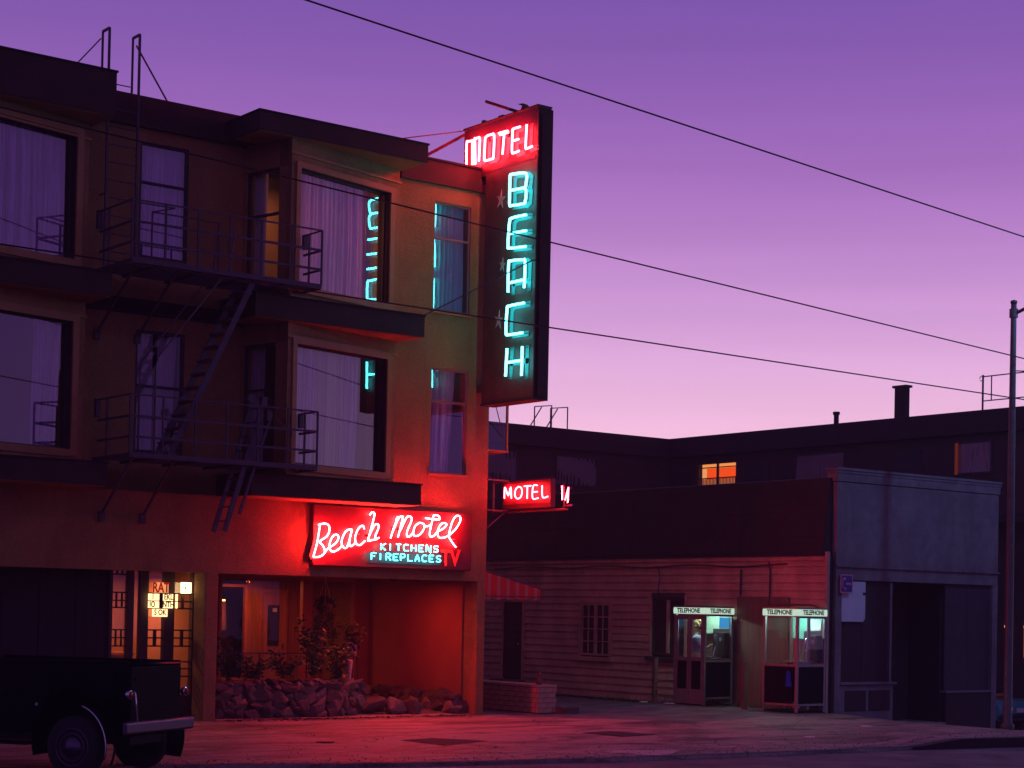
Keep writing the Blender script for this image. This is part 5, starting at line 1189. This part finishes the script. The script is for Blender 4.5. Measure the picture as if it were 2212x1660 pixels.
ln = MB().lathe([(0.04, 0.14), (0.16, 0.10), (0.2, 0.02), (0.19, 0.0)], (29.90, 19.25, 9.66), 16).build('lantern', PAINT, sl, smooth=True)
MB().lathe([(0.005, -0.10), (0.10, -0.08), (0.16, -0.02), (0.17, 0.0)], (29.90, 19.25, 9.66), 16).build('bowl', emit('mercury_lamp', (0.35, 0.80, 1.0), 6), ln, smooth=True)
sp = bpy.data.lights.new('lamp_light', 'POINT'); sp.energy = 520; sp.color = (0.22, 0.42, 1.0); sp.shadow_soft_size = 0.14
so = bpy.data.objects.new('lamp_light', sp); so.location = (29.90, 19.25, 9.45); col.objects.link(so)
def wire(name, lab, a, b, r=0.012, sag=0.0, grp='overhead wires'):
    a, b = Vector(a), Vector(b); P_ = [a.lerp(b, i / 24) - Vector((0, 0, sag * 4 * (i / 24) * (1 - i / 24))) for i in range(25)]
    o = MB().tube(P_, r, 6).build(name, mat('wire_black', (0.02, 0.015, 0.02), 0.6, 0) if 'wire_black' not in bpy.data.materials else bpy.data.materials['wire_black'], None)
    return tag(o, lab, 'cable', grp)
def ext(a, b, t0, t1):
    a, b = Vector(a), Vector(b); d = b - a; return a + d * t0, a + d * t1
a, b = ext((12.377, 21, 10.167), (27.99, 21, 9.177), -1.2, 1.5); wire('overhead_wire', 'topmost overhead wire crossing the open sky above the tall sign', a, b, 0.013, 0.0)
a, b = ext((11.321, 22, 8.07), (29.38, 22, 7.13), -1.0, 1.3); wire('overhead_wire', 'middle overhead wire passing in front of the motel and the cyan letters', a, b, 0.012, 0.0)
a, b = ext((13.30, 22, 6.45), (28.86, 22, 6.33), -1.0, 1.3); wire('overhead_wire', 'lowest overhead wire crossing the foot of the cyan letters towards the lamp post', a, b, 0.012, 0.0)
P_ = smoothpts([(29.3, 22.2, 6.9), (29.8, 21.6, 6.85), (30.6, 21.2, 6.7), (33, 19.5, 6.75)], 4); o = MB().tube(P_, .012, 5).build('overhead_wire', bpy.data.materials['wire_black'], None); tag(o, 'short slack wire leaving the lamp post towards the right edge', 'cable')

# ================================================================ PLANTS
def plant(lab, cat, x, y, z, n, hgt, spread, seed, leaf=0.075, name='shrub', droop=0.0, pot=None, stems=7):
    n = int(n * 1.8); rnd = random.Random(seed); t = thing(name, lab, cat, (x, y, z))
    if pot:
        r, ph_, m = pot
        MB().lathe([(r * .7, 0), (r, ph_), (r * 1.08, ph_), (r * 1.08, ph_ + .02), (r * .9, ph_ + .02), (r * .88, ph_ * .8), (0.01, ph_ * .8)], (x, y, z), 16).build('pot', m, t, smooth=False)
        z += ph_ * .8
    st_ = MB(); lv = MB()
    for i in range(stems):
        a = rnd.uniform(0, 6.283); s = rnd.uniform(.3, 1) * spread; h = hgt * rnd.uniform(.55, 1)
        p = [(x, y, z), (x + s * .3 * math.cos(a), y + s * .3 * math.sin(a), z + h * .5 * (1 if droop == 0 else .3)), (x + s * math.cos(a), y + s * math.sin(a), z + h * (1 if droop == 0 else -1))]
        P_ = smoothpts(p, 5); st_.tube(P_, 0.006, 4)
        for k in range(n // stems):
            q = P_[rnd.randrange(2, len(P_))] + Vector((rnd.gauss(0, .06), rnd.gauss(0, .06), rnd.gauss(0, .05)))
            d = Vector((rnd.gauss(0, 1), rnd.gauss(0, 1), rnd.gauss(0, .7))).normalized(); u = d.orthogonal().normalized(); l = leaf * rnd.uniform(.6, 1.5)
            lv.add([q, q + d * l * .5 + u * l * .3, q + d * l, q + d * l * .5 - u * l * .3], [(0, 1, 2, 3)])
    st_.build('stem', BARK, t)
    o = lv.build('foliage', LEAF, t); o['kind'] = 'stuff'; return t
plant('leggy dark shrub at the left end of the stone planter', 'shrub', 15.25, 28.5, .68, 140, .85, .25, 1)
plant('low spreading shrub in the stone planter below the lobby door', 'shrub', 16.0, 28.5, .68, 170, .45, .4, 2)
plant('low scraggly shrub left of centre in the stone planter', 'shrub', 15.65, 28.7, .68, 120, .40, .3, 22)
plant('straggling twiggy shrub right of centre in the stone planter', 'shrub', 16.7, 28.6, .68, 160, .5, .35, 3)
plant('tall bushy shrub at the right end of the stone planter', 'shrub', 17.35, 28.6, .68, 420, 1.05, .4, 4, stems=10)
plant('dense dark shrub beside the white flower stand', 'shrub', 17.95, 28.7, .5, 300, .8, .32, 5, stems=9)
t = plant('leafy potted plant on the stool beside the lobby glass', 'potted plant', 18.75, 29.5, 1.05, 150, .5, .25, 6, pot=(.1, .2, PALE), name='potted_plant')
t = thing('plant_stand', 'slim black stand carrying a leafy potted plant by the lobby glass', 'plant stand', (18.75, 29.5, .05))
for a in (0, 2.09, 4.19): MB().bar((18.75 + .2 * math.cos(a), 29.5 + .2 * math.sin(a), .05), (18.75 + .1 * math.cos(a), 29.5 + .1 * math.sin(a), 1.03), .02).build('leg', IRON, t)
MB().cyl((18.75, 29.5, 1.03), (18.75, 29.5, 1.05), .15, 14).build('stand_top', IRON, t)
t = thing('white_pedestal', 'tall slender pale pedestal with a round bowl at the end of the stone planter', 'ornament', (18.35, 29.0, .05))
MB().lathe([(0.11, .05), (.11, .1), (.05, .14), (.055, .7), (.08, .95), (.07, 1.0), (.02, 1.01)], (18.35, 29.0, 0), 14).build('column', mat('pedestal_mosaic', (.55, .36, .3), .7, .4, 30), t, smooth=True)
MB().tube([(18.35 + .13 * math.cos(a), 29.0, 1.16 + .15 * math.sin(a)) for a in lin(0, 6.0, 14)], .03, 6).build('ring', DKTRIM, t, smooth=True)
t = plant('hanging basket with long trailing leaves inside the carport', 'hanging plant', 18.35, 29.9, 1.98, 420, .85, .33, 8, name='hanging_planter', droop=1, stems=12)
MB().lathe([(.02, 1.90), (.14, 1.95), (.17, 2.05), (.15, 2.05)], (18.35, 29.9, 0), 14).build('basket', BARK, t)
for a in (0, 2.1, 4.2): MB().bar((18.35 + .15 * math.cos(a), 29.9 + .15 * math.sin(a), 2.05), (18.35, 29.9, 2.55), .006).build('cord', PAPER, t)
rl = thing('planter_railing', 'thin iron rail running above the stone planter', 'railing', (16.2, 28.3, .7))
MB().bar((14.82, 28.95, 1.12), (17.6, 28.95, 1.12), .02).build('rail', IRON, rl)
for x in (15.4, 16.4, 17.4): MB().bar((x, 28.95, .65), (x, 28.95, 1.12), .02).build('post', IRON, rl)
mg = thing('weed_tufts', None, None); bpy.data.objects.remove(mg)
lv = MB(); rn = random.Random(12)
for i in range(700):
    y = rn.uniform(24.9, 37); x = 27.0 - abs(rn.gauss(0, .16)) - .03; h = rn.uniform(.04, .16); a = rn.uniform(0, 3.14); z = hz(x, y) - 0.012
    lv.add([(x, y, z), (x + .02 * math.cos(a), y + .02 * math.sin(a), z), (x + rn.gauss(0, .04), y + rn.gauss(0, .04), z + h)], [(0, 1, 2)])
o = lv.build('weeds', LEAF, None); o['kind'] = 'stuff'; o['label'] = 'sparse weeds along the foot of the clapboard wall'; o['category'] = 'weeds'
for x, y, s, lab in ((26.0, 29.2, .10, 'white paper scrap on the ground beside the wooden post left of the booths'), (25.8, 28.2, .13, 'white paper scrap before the folding booth door'), (22.0, 20.6, .12, 'crumpled paper scrap on the pavement near the kerb'),
                     (14.0, 22.7, .14, 'flattened brown litter on the pavement behind the truck'), (25.2, 22.2, .12, 'pale paper scrap on the pavement before the grey storefront'), (25.3, 18.6, .16, 'bluish litter lying in the gutter at the right')):
    vs = []; rn = random.Random(int(x * 10)); 
    for i in range(7): a = i * .9; vs.append((x + s * math.cos(a) * rn.uniform(.6, 1.2), y + s * math.sin(a) * rn.uniform(.6, 1.2), hz(x, y) + lift(x, y) + .008 + rn.uniform(0, .02)))
    o = MB().prism([(v[0], v[1]) for v in vs], lambda p: (p[0], p[1], hz(x, y) + lift(x, y) + .003), lambda p: (p[0], p[1], hz(x, y) + lift(x, y) + .015)).build('litter', PAPER if 'brown' not in lab else BARK, None)
    tag(o, lab, 'litter')

gm = MB(); rn = random.Random(31)
for i in range(900):
    x = rn.uniform(9, 30); y = gutter(x) + abs(rn.gauss(0, .5)) * (1 if rn.random() < .8 else 5) + .12; s = rn.uniform(.006, .02)
    if y > back_edge(x) - .1: continue
    z = hz(x, y) + lift(x, y) + .002; a = rn.uniform(0, 6)
    gm.add([(x + s * math.cos(a), y + s * math.sin(a), z), (x + s * math.cos(a + 2), y + s * math.sin(a + 2), z), (x + s * math.cos(a + 4), y + s * math.sin(a + 4), z), (x, y, z + s)], [(0, 1, 3), (1, 2, 3), (2, 0, 3)])
o = gm.build('grit', mat('grit', (0.22, .17, .15), .9, .5, 30), None); o['kind'] = 'stuff'; o['label'] = 'grit and crumbs scattered along the gutter and apron'; o['category'] = 'grit'
gm = MB()
for i in range(260):
    x = rn.uniform(14.9, 19.9); y = 27.62 - abs(rn.gauss(0, .25)); s = rn.uniform(.02, .05); z = .006; a = rn.uniform(0, 6)
    gm.add([(x + s * math.cos(a), y + s * math.sin(a), z), (x + s * .5 * math.cos(a + 1.6), y + s * .5 * math.sin(a + 1.6), z + rn.uniform(0, .02)), (x - s * math.cos(a), y - s * math.sin(a), z), (x - s * .5 * math.cos(a + 1.6), y - s * .5 * math.sin(a + 1.6), z + rn.uniform(0, .015))], [(0, 1, 2, 3)])
o = gm.build('fallen_leaves', BARK, None); o['kind'] = 'stuff'; o['label'] = 'dead leaves blown along the foot of the stone planter'; o['category'] = 'leaves'
# ================================================================ VEHICLES
def prof_solid(name, poly, y0, y1, m, parent, bevel=0.03, seg=3):
    """side profile (x, z) swept across the vehicle, edges rounded"""
    o = MB().prism(poly, lambda p: (p[0], y0, p[1]), lambda p: (p[0], y1, p[1])).build(name, m, parent, local=True)
    b = o.modifiers.new('bevel', 'BEVEL'); b.width = bevel; b.segments = seg; b.limit_method = 'ANGLE'; b.angle_limit = R(50)
    for p in o.data.polygons: p.use_smooth = True
    o.data.set_sharp_from_angle(angle=R(40)) if hasattr(o.data, 'set_sharp_from_angle') else None
    return o
def wheel(parent, x, y, z, r, out, wd=0.18, cap=True):
    w_ = MB().lathe([(r * .60, -wd / 2), (r * .93, -wd / 2), (r, -wd * .32), (r, wd * .32), (r * .93, wd / 2), (r * .60, wd / 2)], (x, y, z), 36, axis='y').build('tyre', RUBBER, parent, local=True, smooth=True)
    s = out
    MB().lathe([(r * .62, s * wd * .30), (r * .62, s * wd * .44), (r * .58, s * wd * .46), (r * .54, s * wd * .30), (r * .40, s * wd * .34), (r * .34, s * wd * .44), (r * .30, s * wd * .55), (r * .12, s * wd * .72), (0.004, s * wd * .74)], (x, y, z), 36, axis='y').build('rim', CHROMED, w_, local=True, smooth=True)
    for q in (.60, .44): MB().tube([(x + r * q * math.cos(a), y + s * wd * .5, z + r * q * math.sin(a)) for a in [2 * math.pi * i / 30 for i in range(30)]], .010, 6, closed=True).build('rim_ring', CHROMED, w_, local=True, smooth=True)
    return w_
tr = thing('pickup_truck', 'black old pickup truck with chrome strips and bumper, seen from its rear corner', 'truck', (0, 0, 0))
# local frame: +x to the rear, +y away from the viewer, origin on the road under the near rear wheel
ca = Vector((0.94 * C_ - 0.342 * S_, -0.94 * S_ - 0.342 * C_)).normalized()
tr.rotation_euler = (0, 0, math.atan2(ca.y, ca.x)); tr.location = (8.70, 19.62, -0.045)
WT = 1.50
bed = [(-1.92, .52), (-1.92, 1.33), (.58, 1.33), (.62, 1.28), (.62, .48), (.3, .44), (-1.1, .44)]
bd = MB().box(-1.92, .60, 0.16, 0.21, .50, 1.33).build('bed_side', BLACKP, tr, local=True, bevel=.012)
MB().box(-1.92, .60, WT - .21, WT - .16, .50, 1.33).build('bed_side', BLACKP, tr, local=True, bevel=.012)
MB().box(-1.92, .60, .21, WT - .21, .52, .58).build('bed_floor', BLACKP, tr, local=True); MB().box(-1.95, -1.91, .16, WT - .16, .50, 1.33).build('bed_front', BLACKP, tr, local=True)
tg = MB().box(.58, .625, .19, WT - .19, .56, 1.30).build('tailgate', BLACKP, tr, local=True, bevel=.012)
MB().cyl((.60, .19, 1.32), (.60, WT - .19, 1.32), .022, 8).build('top_roll', BLACKP, tg, local=True, smooth=True)
MB().tube([(.63, .24, 1.02), (.655, .24, .99), (.69, .245, .62)], .012, 6).build('tail_strip', CHROME, tg, local=True, smooth=True)
for y in (.185, WT - .185): MB().cyl((-1.92, y, 1.335), (.6, y, 1.335), .024, 8).build('bed_rail', BLACKP, tr, local=True, smooth=True)
def fender(x0, yy, s):
    """rounded wheel arch: rings swept along the arch"""
    mb = MB(); vs = []; n = 22; K = 8
    for i in range(n + 1):
        t = math.pi * (1.06 - 1.16 * i / n); ro = 0.50 + .06 * math.sin(t); ri = 0.39
        cx, cz = x0, .36
        for k in range(K + 1):
            q = k / K * math.pi / 2; yr = yy + s * (0.20 - .20 * math.sin(q)) ; rr = ri + (ro - ri) * (1 if k == K else math.sin(q) ** .8)
            yv = yy + s * .20 * (1 - math.cos(math.pi / 2 - q)); rr = ri + (ro - ri) * math.sin(q) ** .7
            vs.append((cx + rr * math.cos(t) * 1.12, yv, cz + rr * math.sin(t) * 1.25))
    mb.add(vs, [(i * (K + 1) + k, (i + 1) * (K + 1) + k, (i + 1) * (K + 1) + k + 1, i * (K + 1) + k + 1) for i in range(n) for k in range(K)])
    o = mb.build('fender', BLACKP, tr, local=True, smooth=True); so_ = o.modifiers.new('s', 'SOLIDIFY'); so_.thickness = .012; return o
for x0 in (0, -3.55):
    f = fender(x0, -.02, 1); fender(x0, WT + .02, -1)
    L_ = []
    for i in range(13):
        t = math.pi * (.42 - .50 * i / 12); L_.append((x0 + .40 * math.cos(t) * 1.12, -.028, .36 + .40 * math.sin(t) * 1.25))
    MB().tube(L_, .011, 6).build('arch_strip', CHROME, f, local=True, smooth=True)
wheel(tr, 0, .06, .36, .36, -1); wheel(tr, 0, WT - .06, .36, .36, 1); wheel(tr, -3.55, .06, .36, .36, -1); wheel(tr, -3.55, WT - .06, .36, .36, 1)
MB().box(-4.1, .5, .4, WT - .4, .38, .48).build('chassis', RUBBER, tr, local=True)
bp_ = MB().prism([(.68, .52), (.74, .54), (.74, .66), (.68, .68)], lambda p: (p[0], -.06, p[1]), lambda p: (p[0], WT - .04, p[1])).build('bumper', CHROMED, tr, local=True)
bb_ = bp_.modifiers.new('b', 'BEVEL'); bb_.width = .015; bb_.segments = 2
MB().bar((.4, .45, .45), (.70, .45, .6), .05).build('bumper_iron', RUBBER, tr, local=True); MB().bar((.4, 1.15, .45), (.70, 1.15, .6), .05).build('bumper_iron', RUBBER, tr, local=True)
for y in (.13, WT - .13):
    tl = MB().lathe([(.03, 0), (.05, .02), (.055, .06), (.05, .065)], (.60, y, .98), 14, axis='x').build('tail_light', CHROME, tr, local=True, smooth=True)
    MB().lathe([(.045, .0), (.04, .015), (.004, .02)], (.665, y, .98), 14, axis='x').build('lens', mat('red_lens', (.35, .01, .01), .2, 0), tl, local=True, smooth=True)
cab = prof_solid('cab', [(-2.00, .45), (-2.00, 1.25), (-2.08, 1.78), (-2.25, 1.86), (-2.95, 1.85), (-3.15, 1.75), (-3.35, 1.28), (-3.40, 1.15), (-3.35, .45)], .12, WT - .12, BLACKP, tr, .06)
MB().box(-2.045, -1.99, .4, WT - .4, 1.33, 1.66).build('rear_window', mat('cab_glass', (.02, .02, .03), .05, 0, spec=.8), tr, local=True)
for y in (.105, WT - .12): MB().prism([(-2.16, 1.30), (-2.18, 1.72), (-2.98, 1.72), (-3.22, 1.30)], lambda p: (p[0], y, p[1]), lambda p: (p[0], y + .015, p[1])).build('side_window', bpy.data.materials['cab_glass'], tr, local=True)
prof_solid('bonnet', [(-3.30, .5), (-3.30, 1.24), (-4.10, 1.14), (-4.42, 1.02), (-4.48, .55)], .28, WT - .28, BLACKP, tr, .10)
MB().box(-4.54, -4.48, .05, WT - .05, .44, .60).build('bumper', CHROMED, tr, local=True, bevel=.02)
for y in (.22, WT - .22): MB().lathe([(.10, 0), (.10, -.05), (.08, -.08), (.004, -.09)], (-4.10, y, .92), 16, axis='x').build('headlight', CHROME, tr, local=True, smooth=True)
MB().cyl((-2.70, .13, 1.16), (-2.55, .13, 1.16), .012, 8).build('door_handle', CHROME, tr, local=True)
for xx in (-1.55, -1.1, .42): MB().box(xx, xx + .05, .145, .162, .86, 1.28).build('stake_pocket', BLACKP, tr, local=True)
MB().cyl((-1.9, .150, .92), (.58, .150, .92), .012, 6).build('body_crease', BLACKP, tr, local=True)
MB().box(-3.05, -.62, -.04, .17, .36, .40).build('running_board', BLACKP, tr, local=True, bevel=.01)
for z in (.74, 1.14): MB().box(.624, .634, .28, WT - .28, z, z + .03).build('pressing', BLACKP, tg, local=True)
MB().cyl((-.62, .145, .83), (-.62, .16, .83), .02, 10).build('fuel_cap', CHROME, tr, local=True)

def sedan(loc, rz, lab, m, group='cars parked beyond the storefront'):
    t = thing('parked_car', lab, 'car', loc, rz, group)
    # +x is the rear, y across
    prof_solid('body', [(-4.3, .35), (-4.35, .62), (-4.2, .80), (-3.0, .86), (-2.9, .88), (-.9, .92), (-.05, .88), (.12, .80), (.15, .45), (.08, .32)], -.88, .88, m, t, .09, 4)
    prof_solid('cabin', [(-2.95, .88), (-2.35, 1.36), (-1.35, 1.38), (-.75, .91)], -.68, .68, bpy.data.materials['cab_glass'], t, .05)
    prof_solid('roof', [(-2.36, 1.345), (-2.3, 1.40), (-1.4, 1.42), (-1.3, 1.36)], -.67, .67, m, t, .02)
    for x in (-.75, -3.5):
        for s in (-1, 1): wheel(t, x, s * .80, .30, .30, s, .17)
    MB().box(.12, .20, -.9, .9, .40, .50).build('bumper', CHROMED, t, local=True, bevel=.03)
    MB().cyl((.155, -.86, .52), (.155, .86, .52), .012, 8).build('trim_strip', CHROME, t, local=True)
    LR = bpy.data.materials.get('red_lens_reflection') or emit('red_lens_reflection', (1, .10, .07), .35)  # red reflection in the lenses, put in as a faint glow
    for s in (-1, 1):
        for k in (.42, .62): MB().lathe([(.07, 0), (.065, .02), (.03, .035), (.004, .036)], (.14, s * k, .66), 16, axis='x').build('tail_light', LR, t, local=True, smooth=True)
    MB().box(.150, .165, -.18, .18, .56, .68).build('number_plate', PAPER, t, local=True)
    return t
GBL = mat('cyan_lit_car_paint', (.08, .36, .36), .25, 0, coat=.7); VIO = mat('grey_car_paint', (.18, .16, .22), .2, 0, coat=.8)  # first car: cyan lamplight put into the paint colour
sedan((40.35, 30.3, hz(40.3, 30) + .0), R(-90), 'car with cyan lamplight painted into its colour, parked tail-out at the right edge beyond the storefront', GBL)
sedan((40.3, 36.6, hz(40.3, 36)), R(-90), 'grey car parked further back, sky mirrored in its rear glass', VIO)

# ================================================================ THE AIR: thin haze added round the whole scene for halos at the neon
hz_m = bpy.data.materials.new('glow_haze'); hz_m.use_nodes = True; t_ = hz_m.node_tree; t_.nodes.clear()
pv = t_.nodes.new('ShaderNodeVolumePrincipled'); pv.inputs['Color'].default_value = (0.9, 0.88, 0.9, 1); pv.inputs['Density'].default_value = 0.0012
o_ = t_.nodes.new('ShaderNodeOutputMaterial'); t_.links.new(pv.outputs[0], o_.inputs['Volume'])
hb_ = MB().box(-610, 710, -210, 810, -8, 12.5).build('haze', hz_m, None); hb_['kind'] = 'stuff'
